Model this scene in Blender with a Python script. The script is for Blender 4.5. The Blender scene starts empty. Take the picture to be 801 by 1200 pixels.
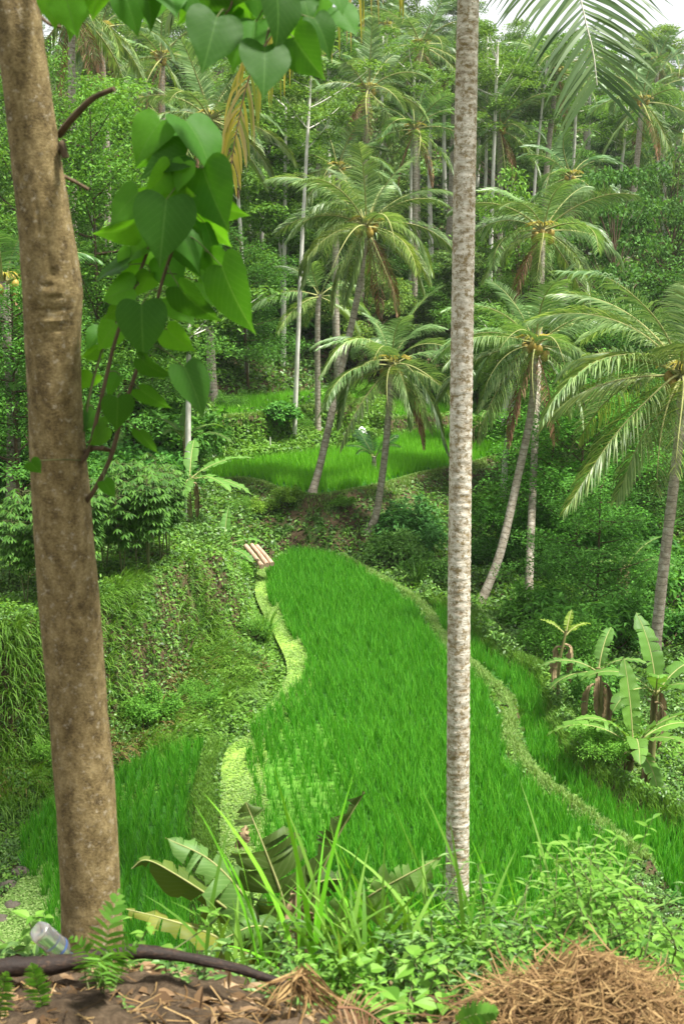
import bpy, math, random
import numpy as np
from mathutils import Vector, Matrix
R = math.radians
C = bpy.context.scene.collection
sc = bpy.context.scene
random.seed(7)
RNG = np.random.default_rng(11)

# ------------------------------------------------------------------ camera, sky, sun, exposure
CAM_Z = 6.5
PITCH = R(10.9)
F = 1300.0
cd = bpy.data.cameras.new('camera')
cam = bpy.data.objects.new('camera', cd)
C.objects.link(cam)
cam.location = (0, 0, CAM_Z)
cam.rotation_euler = (R(90) - PITCH, 0, 0)
cd.sensor_fit = 'VERTICAL'; cd.sensor_height = 36; cd.lens = 39.0
cd.clip_start = 0.05; cd.clip_end = 900
cd.dof.use_dof = True; cd.dof.focus_distance = 22; cd.dof.aperture_fstop = 8.0
sc.camera = cam

SUN_EL, SUN_AZ = R(66), R(112)        # azimuth measured from +Y towards +X
w = bpy.data.worlds.new('World'); sc.world = w; w.use_nodes = True
nt = w.node_tree; nt.nodes.clear()
sky = nt.nodes.new('ShaderNodeTexSky'); sky.sky_type = 'NISHITA'; sky.sun_disc = False
sky.sun_elevation = SUN_EL; sky.sun_rotation = SUN_AZ; sky.air_density = 1.0; sky.dust_density = 3.0
ov = nt.nodes.new('ShaderNodeMix'); ov.data_type = 'RGBA'
ov.inputs[0].default_value = 0.80
ov.inputs[7].default_value = (9.6, 9.7, 9.6, 1)       # bright even overcast
bg = nt.nodes.new('ShaderNodeBackground'); bg.inputs[1].default_value = 0.055
wo = nt.nodes.new('ShaderNodeOutputWorld')
nt.links.new(sky.outputs[0], ov.inputs[6]); nt.links.new(ov.outputs[2], bg.inputs[0]); nt.links.new(bg.outputs[0], wo.inputs[0])
sd = bpy.data.lights.new('sun', 'SUN'); sun = bpy.data.objects.new('sun', sd); C.objects.link(sun)
sd.energy = 4.6; sd.angle = R(7); sd.color = (1, 0.96, 0.88)
sv = Vector((math.sin(SUN_AZ) * math.cos(SUN_EL), math.cos(SUN_AZ) * math.cos(SUN_EL), math.sin(SUN_EL)))
sun.rotation_euler = sv.to_track_quat('Z', 'Y').to_euler()
sc.view_settings.view_transform = 'Standard'; sc.view_settings.look = 'None'
sc.view_settings.gamma = 1; sc.view_settings.exposure = 1.36
sc.cycles.max_bounces = 6; sc.cycles.diffuse_bounces = 4; sc.cycles.transmission_bounces = 4; sc.cycles.transparent_max_bounces = 6

# ------------------------------------------------------------------ from photograph pixels to world points
cp, sp = math.cos(PITCH), math.sin(PITCH)
def ray(x, y):
    u = (x - 400.5) / F; v = (600 - y) / F
    return np.array([u, cp + v * sp, -sp + v * cp])
def atY(x, y, Y):
    d = ray(x, y); return np.array([0, 0, CAM_Z]) + d * (Y / d[1])
def gz(x, y, z):
    d = ray(x, y); return np.array([0, 0, CAM_Z]) + d * ((z - CAM_Z) / d[2])
def project(P):
    P = np.asarray(P, float); q = P - np.array([0, 0, CAM_Z])
    dep = q[..., 1] * cp - q[..., 2] * sp
    up = q[..., 1] * sp + q[..., 2] * cp
    dd = np.maximum(dep, 1e-3)
    return q[..., 0] / dd * F + 400.5, 600 - up / dd * F, dep

# ------------------------------------------------------------------ mesh tools
class MB:
    def __init__(s): s.V = []; s.Fq = []; s.U = []; s.M = []; s.n = 0
    def add(s, V, Fc, uv=None, m=0):
        V = np.asarray(V, float).reshape(-1, 3); Fc = np.asarray(Fc, np.int64)
        if Fc.shape[1] == 3: Fc = np.concatenate([Fc, Fc[:, 2:3]], 1)
        if uv is None: uv = np.zeros((len(V), 2))
        s.V.append(V); s.Fq.append(Fc + s.n); s.U.append(np.asarray(uv, float).reshape(-1, 2)); s.M.append(np.full(len(Fc), m)); s.n += len(V)
        return s
    def mesh(s, name, mats, smooth=True):
        V = np.concatenate(s.V); Q = np.concatenate(s.Fq); U = np.concatenate(s.U); MI = np.concatenate(s.M)
        tri = Q[:, 2] == Q[:, 3]
        lens = np.where(tri, 3, 4)
        starts = np.concatenate([[0], np.cumsum(lens)[:-1]])
        mask = np.ones(Q.shape, bool); mask[tri, 3] = False
        loops = Q[mask]
        me = bpy.data.meshes.new(name)
        me.vertices.add(len(V)); me.vertices.foreach_set('co', V.astype(np.float32).ravel())
        me.loops.add(len(loops)); me.loops.foreach_set('vertex_index', loops.astype(np.int32))
        me.polygons.add(len(Q)); me.polygons.foreach_set('loop_start', starts.astype(np.int32))
        me.polygons.foreach_set('loop_total', lens.astype(np.int32))
        me.polygons.foreach_set('material_index', MI.astype(np.int32))
        me.polygons.foreach_set('use_smooth', np.full(len(Q), smooth))
        uvl = me.uv_layers.new(name='UVMap'); uvl.data.foreach_set('uv', U[loops].astype(np.float32).ravel())
        for m in (mats if isinstance(mats, (list, tuple)) else [mats]): me.materials.append(m)
        me.update(); me.validate()
        return me
    def build(s, name, mats, parent=None, smooth=True, loc=None):
        o = bpy.data.objects.new(name, s.mesh(name, mats, smooth)); C.objects.link(o)
        if parent is not None: o.parent = parent
        if loc is not None: o.location = loc
        return o

def norm(a): return a / np.maximum(np.linalg.norm(a, axis=-1, keepdims=True), 1e-9)
def ribbons(mb, Cn, S, m=0):
    """Cn (n,s+1,3) centre points, S (n,s+1,3) half-width vectors"""
    n, k = Cn.shape[:2]
    V = np.stack([Cn - S, Cn + S], 2).reshape(-1, 3)
    b = (np.arange(n)[:, None] * k + np.arange(k - 1)[None]) * 2
    Fc = np.stack([b, b + 1, b + 3, b + 2], -1).reshape(-1, 4)
    v = np.broadcast_to(np.linspace(0, 1, k)[None, :, None], (n, k, 2))
    u = np.broadcast_to(np.array([0., 1.])[None, None], (n, k, 2))
    return mb.add(V, Fc, np.stack([u, v], -1), m)
def leaves(mb, P, L, W, rng, flat=0.5, droop=0.3, m=0, out=None, up=0.0):
    """leaf-shaped two-piece faces at points P; flat 1 = lying level, 0 = any way"""
    n = len(P); a = rng.uniform(0, 2 * np.pi, n)
    D = np.stack([np.cos(a), np.sin(a), rng.normal(0, 1 - flat, n) + up - droop * .5], -1)
    if out is not None: D = D + out
    D = norm(D)
    N = norm(np.stack([rng.normal(0, 1 - flat * .8, n), rng.normal(0, 1 - flat * .8, n), np.ones(n)], -1))
    S = norm(np.cross(D, N))
    L = (L * rng.uniform(.6, 1.3, n))[:, None]; Wd = (W * rng.uniform(.7, 1.3, n))[:, None]
    c0 = P; c1 = P + D * L * .45; D2 = norm(D + np.array([0, 0, -droop])); c2 = c1 + D2 * L * .55
    Cn = np.stack([c0, c1, c2], 1); SS = np.stack([S * Wd * .12, S * Wd * .5, S * Wd * .03], 1)
    return ribbons(mb, Cn, SS, m)
def blades(mb, P, H, W, lean, rng, seg=2, m=0, az=None, curl=1.0):
    n = len(P); a = rng.uniform(0, 2 * np.pi, n) if az is None else az
    H = H * rng.uniform(.65, 1.15, n); le = lean * rng.uniform(.3, 1.4, n)
    d = np.stack([np.cos(a), np.sin(a), np.zeros(n)], -1); fa = a + rng.uniform(-1.2, 1.2, n) + np.pi / 2
    s = np.stack([np.cos(fa), np.sin(fa), np.zeros(n)], -1)
    Cn = [P]; th = le * .35
    for i in range(seg):
        e = th + le * curl * (i + .5) / seg * 1.2
        Cn.append(Cn[-1] + (d * np.sin(e)[:, None] + np.array([0, 0, 1]) * np.cos(e)[:, None]) * (H / seg)[:, None])
    wv = [1.0, .9, .62, .35, .2, .1][:seg] + [0.04] if seg < 4 else list(np.interp(np.linspace(0, 1, seg + 1), [0, .3, .7, 1], [.6, 1, .7, .03]))
    S = np.stack([s * (W * .5 * wv[i]) for i in range(seg + 1)], 1)
    return ribbons(mb, np.stack(Cn, 1), S, m)
def frames(P):
    P = np.asarray(P, float); T = norm(np.gradient(P, axis=0))
    ref = np.array([0, 0, 1.0]) if abs(T[:, 2]).mean() < .8 else np.array([1.0, 0, 0])
    S = norm(np.cross(T, ref)); N = np.cross(S, T)
    return T, S, N
def smooth_path(P, k=6):
    P = np.asarray(P, float); n = len(P)
    if n < 3: 
        t = np.linspace(0, 1, k + 1)[:, None]; return P[0] + (P[1] - P[0]) * t
    Q = np.vstack([2 * P[0] - P[1], P, 2 * P[-1] - P[-2]]); out = []
    for i in range(n - 1):
        p0, p1, p2, p3 = Q[i:i + 4]
        for t in np.linspace(0, 1, k, endpoint=False):
            out.append(.5 * ((2 * p1) + (-p0 + p2) * t + (2 * p0 - 5 * p1 + 4 * p2 - p3) * t * t + (-p0 + 3 * p1 - 3 * p2 + p3) * t ** 3))
    out.append(P[-1]); return np.array(out)
def tube(mb, P, r, n=8, m=0, caps=True, rough=0.0, rng=RNG):
    P = np.asarray(P, float); k = len(P); r = np.broadcast_to(np.asarray(r, float), (k,))
    T, S, N = frames(P); a = np.linspace(0, 2 * np.pi, n + 1)
    rr = r[:, None] * (1 + rough * rng.normal(0, 1, (k, n + 1))); rr[:, -1] = rr[:, 0]
    V = P[:, None] + (S[:, None] * np.cos(a)[None, :, None] + N[:, None] * np.sin(a)[None, :, None]) * rr[..., None]
    i = np.arange(k - 1)[:, None] * (n + 1); j = np.arange(n)[None]
    Fc = np.stack([i + j, i + j + 1, i + j + n + 2, i + j + n + 1], -1).reshape(-1, 4)
    L = np.concatenate([[0], np.cumsum(np.linalg.norm(np.diff(P, axis=0), axis=1))])
    UV = np.stack(np.broadcast_arrays((np.arange(n + 1) / n)[None], L[:, None]), -1)
    mb.add(V.reshape(-1, 3), Fc, UV.reshape(-1, 2), m)
    if caps:
        for e in (0, k - 1):
            cV = np.vstack([V[e, :n], P[e][None]]); jj = np.arange(n)
            mb.add(cV, np.stack([jj, (jj + 1) % n, np.full(n, n)], -1), None, m)
    return mb
def grid(mb, G, m=0, UV=None):
    a, b = G.shape[:2]; i = np.arange(a - 1)[:, None] * b; j = np.arange(b - 1)[None]
    Fc = np.stack([i + j, i + j + 1, i + j + b + 1, i + j + b], -1).reshape(-1, 4)
    if UV is None: UV = np.stack(np.meshgrid(np.linspace(0, 1, a), np.linspace(0, 1, b), indexing='ij'), -1)
    return mb.add(G.reshape(-1, 3), Fc, UV.reshape(-1, 2), m)
def blob(mb, c, r, rng, m=0, n=10, rough=.12):
    c = np.asarray(c, float); r = np.broadcast_to(np.asarray(r, float), (3,))
    th = np.linspace(0, np.pi, n // 2 + 2); ph = np.linspace(0, 2 * np.pi, n + 1)
    D = np.stack([np.sin(th)[:, None] * np.cos(ph), np.sin(th)[:, None] * np.sin(ph), np.cos(th)[:, None] * np.ones_like(ph)], -1)
    k = rng.normal(0, 1, (3, 3)); kk = 1 + rough * (np.sin(D @ k[0] * 2.3) + np.sin(D @ k[1] * 3.1 + 1)) * .8
    grid(mb, c + D * r * kk[..., None], m)

# ------------------------------------------------------------------ tags
def tag(o, label=None, cat=None, group=None, kind=None):
    if label: o['label'] = label
    if cat: o['category'] = cat
    if group: o['group'] = group
    if kind: o['kind'] = kind
    return o
def thing(name, label, cat, loc=(0, 0, 0), rz=0, group=None):
    o = bpy.data.objects.new(name, None); C.objects.link(o); o.empty_display_size = .1
    o.location = tuple(loc); o.rotation_euler = (0, 0, rz)
    return tag(o, label, cat, group)
def inst(name, me, parent, loc=(0, 0, 0), rot=(0, 0, 0), s=1.0, color=None):
    o = bpy.data.objects.new(name, me); C.objects.link(o)
    if parent is not None: o.parent = parent
    o.location = tuple(loc); o.rotation_euler = rot; o.scale = (s, s, s) if np.isscalar(s) else s
    if color: o.color = (*color, 1)
    return o

# ------------------------------------------------------------------ materials
def mat(name):
    m = bpy.data.materials.new(name); m.use_nodes = True; n = m.node_tree; n.nodes.clear()
    out = n.nodes.new('ShaderNodeOutputMaterial'); return m, n, out
def ramp(n, stops, src):
    r = n.nodes.new('ShaderNodeValToRGB')
    while len(r.color_ramp.elements) < len(stops): r.color_ramp.elements.new(.5)
    for e, (p, c) in zip(r.color_ramp.elements, stops): e.position = p; e.color = (*c, 1)
    n.links.new(src, r.inputs[0]); return r.outputs[0]
def noise(n, scale, detail=4, rough=.6, vec=None, coord='Object', stretch=None):
    t = n.nodes.new('ShaderNodeTexNoise'); t.inputs['Scale'].default_value = scale; t.inputs['Detail'].default_value = detail; t.inputs['Roughness'].default_value = rough
    if vec is None:
        tc = n.nodes.new('ShaderNodeTexCoord'); vec = tc.outputs[coord]
    if stretch:
        mp = n.nodes.new('ShaderNodeMapping'); mp.inputs['Scale'].default_value = stretch; n.links.new(vec, mp.inputs[0]); vec = mp.outputs[0]
    n.links.new(vec, t.inputs['Vector']); return t.outputs[0]
def mixc(n, fac, a, b, mode='MIX'):
    m = n.nodes.new('ShaderNodeMix'); m.data_type = 'RGBA'; m.blend_type = mode
    for v, i in ((fac, 0), (a, 6), (b, 7)):
        if hasattr(v, 'is_output') or isinstance(v, bpy.types.NodeSocket): n.links.new(v, m.inputs[i])
        else: m.inputs[i].default_value = v if i == 0 else (*v, 1)
    return m.outputs[2]
def math_(n, op, a, b=None, c=None):
    m = n.nodes.new('ShaderNodeMath'); m.operation = op
    for i, v in enumerate((a, b, c)):
        if v is None: continue
        if isinstance(v, bpy.types.NodeSocket): n.links.new(v, m.inputs[i])
        else: m.inputs[i].default_value = v
    return m.outputs[0]
def leaf_mat(name, stops, trans=.3, rough=.45, spec=.35, big=.0, bigscale=.3, objcol=False, veins=None):
    """stops: colours met at random from leaf to leaf"""
    m, n, out = mat(name)
    g = n.nodes.new('ShaderNodeNewGeometry')
    k = len(stops); col = ramp(n, [(i / max(k - 1, 1), c) for i, c in enumerate(stops)], g.outputs['Random Per Island'])
    if big:
        nz = noise(n, bigscale, 3)
        col = mixc(n, math_(n, 'MULTIPLY', math_(n, 'SUBTRACT', nz, .42), big * 4), col, tuple(min(1, c * 1.9) for c in stops[-1]))
    if objcol:
        oi = n.nodes.new('ShaderNodeObjectInfo'); col = mixc(n, 1.0, col, oi.outputs['Color'], 'MULTIPLY')
    bumpv = None
    if veins:
        uv = n.nodes.new('ShaderNodeUVMap'); sep = n.nodes.new('ShaderNodeSeparateXYZ'); n.links.new(uv.outputs[0], sep.inputs[0])
        au = math_(n, 'ABSOLUTE', math_(n, 'SUBTRACT', sep.outputs[0], .5))
        mid = math_(n, 'LESS_THAN', au, .012)
        ph = math_(n, 'FRACT', math_(n, 'MULTIPLY', math_(n, 'SUBTRACT', sep.outputs[1], math_(n, 'MULTIPLY', au, veins[1])), veins[0]))
        sv_ = math_(n, 'LESS_THAN', ph, veins[2])
        v = math_(n, 'MAXIMUM', mid, math_(n, 'MULTIPLY', sv_, .55))
        col = mixc(n, math_(n, 'MULTIPLY', v, .55), col, veins[3]); bumpv = v
        col = mixc(n, math_(n, 'MULTIPLY', noise(n, 9, 5), .35), col, tuple(c * .55 for c in stops[0]))
    p = n.nodes.new('ShaderNodeBsdfPrincipled'); p.inputs['Roughness'].default_value = rough; p.inputs['Specular IOR Level'].default_value = spec
    n.links.new(col, p.inputs['Base Color'])
    if bumpv is not None:
        b = n.nodes.new('ShaderNodeBump'); b.inputs['Strength'].default_value = .35; b.inputs['Distance'].default_value = .004; n.links.new(bumpv, b.inputs['Height']); n.links.new(b.outputs[0], p.inputs['Normal'])
    t = n.nodes.new('ShaderNodeBsdfTranslucent')
    tcn = mixc(n, 1.0, col, (1.3, 1.2, .6), 'MULTIPLY'); n.links.new(tcn, t.inputs[0])
    mx = n.nodes.new('ShaderNodeMixShader'); mx.inputs[0].default_value = trans
    n.links.new(p.outputs[0], mx.inputs[1]); n.links.new(t.outputs[0], mx.inputs[2]); n.links.new(mx.outputs[0], out.inputs[0])
    return m
def bark_mat(name, stops, scale=8, stretch=(1, 1, .35), bump=.5, dist=.01, patches=None, rings=None, rough=.85, fine=0):
    m, n, out = mat(name)
    nz = noise(n, scale, 8, .7, stretch=stretch)
    if fine: nz = math_(n, 'ADD', math_(n, 'MULTIPLY', nz, .55), math_(n, 'MULTIPLY', noise(n, scale * fine, 6, .7, stretch=(1, 1, 2.2)), .45))
    col = ramp(n, stops, nz)
    h = nz
    if patches:
        sc_, thr, pc, amt = patches
        n2 = noise(n, sc_, 6, .75); f = n.nodes.new('ShaderNodeMapRange'); f.inputs[1].default_value = thr; f.inputs[2].default_value = thr + .06; n.links.new(n2, f.inputs[0])
        col = mixc(n, math_(n, 'MULTIPLY', f.outputs[0], amt), col, pc)
    if rings:
        uv = n.nodes.new('ShaderNodeUVMap'); sep = n.nodes.new('ShaderNodeSeparateXYZ'); n.links.new(uv.outputs[0], sep.inputs[0])
        ph = math_(n, 'FRACT', math_(n, 'ADD', math_(n, 'MULTIPLY', sep.outputs[1], rings[0]), math_(n, 'MULTIPLY', noise(n, 3, 2), 1.6)))
        rg = math_(n, 'LESS_THAN', ph, .16)
        rgf = math_(n, 'MULTIPLY', rg, rings[1]); col = mixc(n, rgf, col, rings[2]); h = math_(n, 'SUBTRACT', nz, math_(n, 'MULTIPLY', rg, .5))
    p = n.nodes.new('ShaderNodeBsdfPrincipled'); p.inputs['Roughness'].default_value = rough; p.inputs['Specular IOR Level'].default_value = .25
    b = n.nodes.new('ShaderNodeBump'); b.inputs['Strength'].default_value = bump; b.inputs['Distance'].default_value = dist
    n.links.new(h, b.inputs['Height']); n.links.new(b.outputs[0], p.inputs['Normal'])
    n.links.new(col, p.inputs['Base Color']); n.links.new(p.outputs[0], out.inputs[0]); return m

MT = {}
MT['rice'] = leaf_mat('rice_green', [(.036, .20, .009), (.058, .28, .013), (.10, .35, .022), (.13, .38, .03)], .35, .5, .3, big=.06, bigscale=.5)
MT['rice_far'] = leaf_mat('rice_far_green', [(.10, .33, .012), (.14, .42, .018), (.21, .51, .035)], .35, .5, .3, big=.1, bigscale=.4)
MT['grass'] = leaf_mat('grass_green', [(.065, .17, .014), (.11, .25, .025), (.18, .33, .05)], .35, .5, .3, big=.1)
MT['grass_pale'] = leaf_mat('grass_pale', [(.13, .26, .045), (.21, .35, .085), (.31, .43, .15)], .3, .6, .2)
MT['cover'] = leaf_mat('ground_cover_green', [(.024, .06, .012), (.06, .145, .024), (.10, .235, .04), (.19, .33, .08)], .3, .45, .35, big=.08)
MT['litter'] = leaf_mat('dead_leaf_brown', [(.07, .04, .02), (.13, .08, .04), (.22, .14, .075), (.34, .25, .15)], .1, .75, .15)
MT['crown'] = leaf_mat('crown_green', [(.050, .112, .022), (.098, .20, .038), (.185, .325, .075)], .35, .6, .15, objcol=True)
MT['palm'] = leaf_mat('palm_green', [(.065, .14, .045), (.125, .215, .08), (.23, .33, .16)], .32, .42, .45, objcol=True)
MT['palm_dry'] = leaf_mat('palm_dry', [(.16, .08, .04), (.26, .15, .08), (.36, .25, .14)], .15, .7, .2)
MT['palm_yellow'] = leaf_mat('palm_yellowing', [(.14, .22, .03), (.34, .36, .04), (.52, .44, .05), (.42, .34, .16)], .35, .5, .3)
MT['rachis'] = bark_mat('palm_rachis', [(.3, (.20, .22, .07)), (.7, (.34, .34, .14))], 20, bump=.1)
MT['rachis_pale'] = bark_mat('palm_rachis_pale', [(.3, (.50, .48, .40)), (.7, (.68, .66, .56))], 20, bump=.1)
MT['heart'] = leaf_mat('heart_leaf', [(.032, .13, .012), (.055, .20, .014), (.11, .30, .02)],   .58, .55, .25, objcol=True, veins=(7, 1.1, .07, (.14, .30, .06)))
MT['banana'] = leaf_mat('banana_leaf', [(.08, .17, .03), (.13, .26, .05)], .38, .52, .3, objcol=True, veins=(34, .25, .25, (.22, .36, .11)))
MT['banana_dark'] = leaf_mat('banana_leaf_dark', [(.06, .11, .022), (.10, .16, .035)], .35, .55, .25, objcol=True, veins=(30, .25, .25, (.14, .20, .07)))
MT['banana_dry'] = bark_mat('banana_dry', [(.3, (.08, .055, .03)), (.5, (.22, .16, .085)), (.7, (.42, .33, .19))], 12, stretch=(1, 1, .2), bump=.8)
MT['cassava'] = leaf_mat('cassava_leaf', [(.035, .10, .014), (.06, .16, .02), (.10, .23, .03)], .3, .55, .2)
MT['fern'] = leaf_mat('fern_green', [(.08, .22, .025), (.15, .33, .05)], .4, .55, .25)
MT['bright'] = leaf_mat('bright_leaf', [(.08, .21, .02), (.14, .31, .035), (.22, .41, .07)], .4, .5, .25)
MT['straw'] = leaf_mat('straw', [(.09, .048, .018), (.18, .108, .042), (.31, .21, .09)], .1, .7, .2)
MT['trunk_left'] = bark_mat('smooth_brown_bark', [(.40, (.075, .052, .020)), (.5, (.185, .135, .056)), (.60, (.31, .24, .115))], 30, stretch=(1, 1, .6), bump=1.0, dist=.008, fine=5, patches=(58, .57, (.42, .37, .27), .6))
MT['trunk_palm_near'] = bark_mat('lichened_palm_bark', [(.36, (.20, .15, .085)), (.46, (.44, .39, .30)), (.60, (.64, .60, .51))], 9, stretch=(1, 1, 1.8), bump=1, dist=.018, patches=(21, .515, (.20, .145, .055), .85), rings=(9, .12, (.2, .16, .10)))
MT['trunk_palm'] = bark_mat('palm_bark', [(.3, (.17, .14, .10)), (.5, (.31, .27, .21)), (.7, (.48, .45, .39))], 9, stretch=(1, 1, 1.2), bump=.8, dist=.02, patches=(5, .55, (.40, .38, .33), .5), rings=(8, .45, (.08, .06, .04)))
MT['trunk_pale'] = bark_mat('pale_bark', [(.3, (.32, .30, .25)), (.5, (.58, .56, .50)), (.7, (.76, .74, .68))], 5, bump=.4, patches=(4, .6, (.15, .13, .09), .6))
MT['twig'] = bark_mat('dark_twig', [(.3, (.05, .035, .02)), (.7, (.13, .09, .05))], 30, bump=.5, dist=.003)
MT['twig_green'] = bark_mat('green_twig', [(.3, (.07, .09, .03)), (.7, (.14, .15, .06))], 30, bump=.4, dist=.003)
MT['coconut'] = bark_mat('coconut_husk', [(.3, (.20, .14, .03)), (.6, (.34, .26, .05)), (.8, (.22, .28, .05))], 3, bump=.1, rough=.5)
MT['blackpipe'] = bark_mat('dark_stalk', [(.3, (.008, .006, .005)), (.5, (.022, .014, .010)), (.66, (.12, .07, .04))], 14, stretch=(.3, 1, 1), bump=1, dist=.006, rough=.6, fine=5)
MT['logwood'] = bark_mat('peeled_log', [(.3, (.22, .13, .08)), (.5, (.40, .27, .19)), (.7, (.52, .40, .30))], 4, stretch=(6, 1, 1), bump=.5)
MT['white'] = bark_mat('white_cloth', [(.3, (.65, .65, .66)), (.7, (.82, .82, .82))], 6, bump=.3)
MT['stone'] = bark_mat('stone', [(.3, (.05, .045, .035)), (.6, (.14, .12, .09)), (.8, (.26, .23, .18))], 3, stretch=(1, 1, 1), bump=1)

def soil_mat(name, stops, s=1.2, fine=14, bump=1.0, dist=.05, green=None):
    m, n, out = mat(name)
    a = noise(n, s, 6, .65); b_ = noise(n, fine, 8, .7)
    mixn = math_(n, 'ADD', math_(n, 'MULTIPLY', a, .55), math_(n, 'MULTIPLY', b_, .45))
    col = ramp(n, stops, mixn)
    if green:
        g = n.nodes.new('ShaderNodeMapRange'); g.inputs[1].default_value = green[1]; g.inputs[2].default_value = green[1] + .12; n.links.new(noise(n, green[0], 5, .7), g.inputs[0])
        col = mixc(n, g.outputs[0], col, green[2])
    p = n.nodes.new('ShaderNodeBsdfPrincipled'); p.inputs['Roughness'].default_value = .9; p.inputs['Specular IOR Level'].default_value = .2
    b = n.nodes.new('ShaderNodeBump'); b.inputs['Strength'].default_value = bump; b.inputs['Distance'].default_value = dist
    n.links.new(b_, b.inputs['Height']); n.links.new(b.outputs[0], p.inputs['Normal']); n.links.new(col, p.inputs['Base Color']); n.links.new(p.outputs[0], out.inputs[0]); return m
MT['ground'] = soil_mat('earth_and_moss', [(.3, (.03, .022, .012)), (.5, (.08, .055, .03)), (.68, (.16, .11, .06))], green=(2.2, .47, (.04, .10, .015)))
MT['soil'] = soil_mat('crumbly_brown_soil', [(.3, (.03, .02, .012)), (.5, (.095, .065, .038)), (.68, (.21, .15, .095))], 5, 40, 1, .03)
MT['duckweed'] = soil_mat('duckweed_cover', [(.3, (.10, .19, .02)), (.45, (.19, .33, .045)), (.6, (.29, .43, .09))], 3, 45, .8, .01, green=(1.7, .66, (.06, .045, .02)))
MT['thin'] = soil_mat('shallow_weedy_water', [(.3, (.03, .12, .012)), (.5, (.08, .22, .022)), (.68, (.17, .32, .05))], 3, 35, .7, .01)
MT['paddy'] = soil_mat('paddy_floor', [(.3, (.012, .05, .006)), (.5, (.03, .12, .012)), (.68, (.06, .2, .02))], 2.5, 30, .6, .01)

# ------------------------------------------------------------------ terrain
def inpoly(P, poly):
    x, y = P[:, 0], P[:, 1]; r = np.zeros(len(P), bool); n = len(poly)
    for i in range(n):
        x0, y0 = poly[i]; x1, y1 = poly[(i + 1) % n]
        if y0 == y1: continue
        r ^= ((y0 > y) != (y1 > y)) & (x < (x1 - x0) * (y - y0) / (y1 - y0) + x0)
    return r
def pdist(P, line, closed=True):
    d = np.full(len(P), 1e9); n = len(line)
    for i in range(n if closed else n - 1):
        a = line[i]; b = line[(i + 1) % n]; ab = b - a; L = max(ab @ ab, 1e-12)
        t = np.clip(((P - a) @ ab) / L, 0, 1); q = a + t[:, None] * ab
        d = np.minimum(d, np.hypot(*(P - q).T))
    return d
def pxpoly(pts, z, sm=4):
    P = np.array([gz(x, y, z)[:2] for x, y in pts]); P = np.vstack([P, P[:1]])
    return smooth_path(np.c_[P, np.zeros(len(P))], sm)[:-1, :2] if sm > 1 else P[:-1]
def pxline(pts, z, sm=5):
    return smooth_path(np.array([gz(x, y, z) * np.array([1, 1, 0]) for x, y in pts]), sm)[:, :2]

ZB, ZC, ZD, ZE, ZL, ZF = -.28, -.30, 1.3, 2.6, 1.7, 1.95
field_A = pxpoly([(313, 668), (345, 650), (400, 658), (445, 684), (487, 716), (516, 762), (560, 800), (585, 840), (590, 878), (618, 918), (672, 958), (742, 1010), (700, 1090), (560, 1150), (320, 1150), (300, 1050), (290, 960), (286, 885), (305, 840), (346, 806), (356, 778), (334, 736), (312, 700)], 0)
weed_A = pxpoly([(300, 672), (316, 660), (330, 700), (350, 740), (372, 780), (360, 815), (320, 850), (312, 900), (315, 1000), (330, 1150), (255, 1150), (250, 1060), (258, 980), (262, 885), (296, 856), (330, 806), (336, 778), (318, 738), (300, 700)], 0)
field_B = pxpoly([(503, 712), (552, 730), (562, 760), (590, 782), (632, 806), (650, 860), (690, 912), (770, 962), (860, 1010), (800, 1060), (756, 1012), (684, 950), (632, 906), (606, 860), (600, 816), (572, 790), (530, 765)], ZB)
field_C = pxpoly([(150, 902), (190, 884), (236, 876), (240, 900), (234, 960), (236, 1010), (262, 1080), (290, 1150), (60, 1150), (50, 1060), (20, 1000), (62, 940)], ZC)
weed_C = pxpoly([(76, 1000), (100, 1010), (130, 1150), (-80, 1150), (-60, 1100), (0, 1055), (35, 1022)], ZC)
field_D = pxpoly([(232, 548), (290, 544), (345, 536), (400, 530), (448, 519), (490, 512), (560, 501), (640, 490), (640, 515), (560, 540), (500, 552), (448, 566), (400, 576), (360, 578), (330, 572), (290, 560), (250, 562)], ZD)
field_E = pxpoly([(250, 476), (330, 468), (380, 462), (425, 451), (444, 461), (410, 474), (360, 477), (310, 485), (250, 491)], ZE)
field_F = pxpoly([(424, 483), (460, 471), (500, 463), (560, 452), (620, 462), (560, 481), (480, 489), (440, 491)], ZF)
plat_L = np.vstack([[gz(x, y, ZL)[:2] for x, y in [(-260, 760), (0, 738), (90, 712), (150, 690), (198, 664), (252, 648), (262, 634), (235, 618)]], [[-6, 26], [-9, 27], [-18, 26]]])
bund_AB = pxline([(400, 654), (448, 680), (492, 708), (522, 752), (566, 792), (594, 820), (600, 868), (630, 912), (684, 952), (760, 1012)], -.02)
bund_out = pxline([(500, 706), (556, 728), (568, 756), (600, 776), (640, 800), (662, 860), (700, 910), (780, 956), (880, 1006)], -.2)
bund_C = pxline([(250, 872), (244, 900), (238, 960), (242, 1010), (270, 1080), (300, 1150)], -.1)
bund_D = pxline([(225, 566), (290, 564), (330, 577), (360, 583), (400, 580), (448, 570), (500, 556), (560, 543), (640, 518)], ZD)
bund_Du = pxline([(225, 546), (290, 541), (345, 533), (400, 527), (448, 516), (490, 509), (560, 498)], ZD)
bund_E = pxline([(250, 494), (310, 488), (360, 480), (412, 477), (448, 463)], ZE)
bund_F = pxline([(418, 486), (440, 494), (480, 492), (560, 484), (620, 466)], ZF)
channel = pxline([(296, 700), (326, 778), (318, 812), (286, 850), (200, 880), (120, 905), (50, 940), (-20, 975)], -.15)

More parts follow.
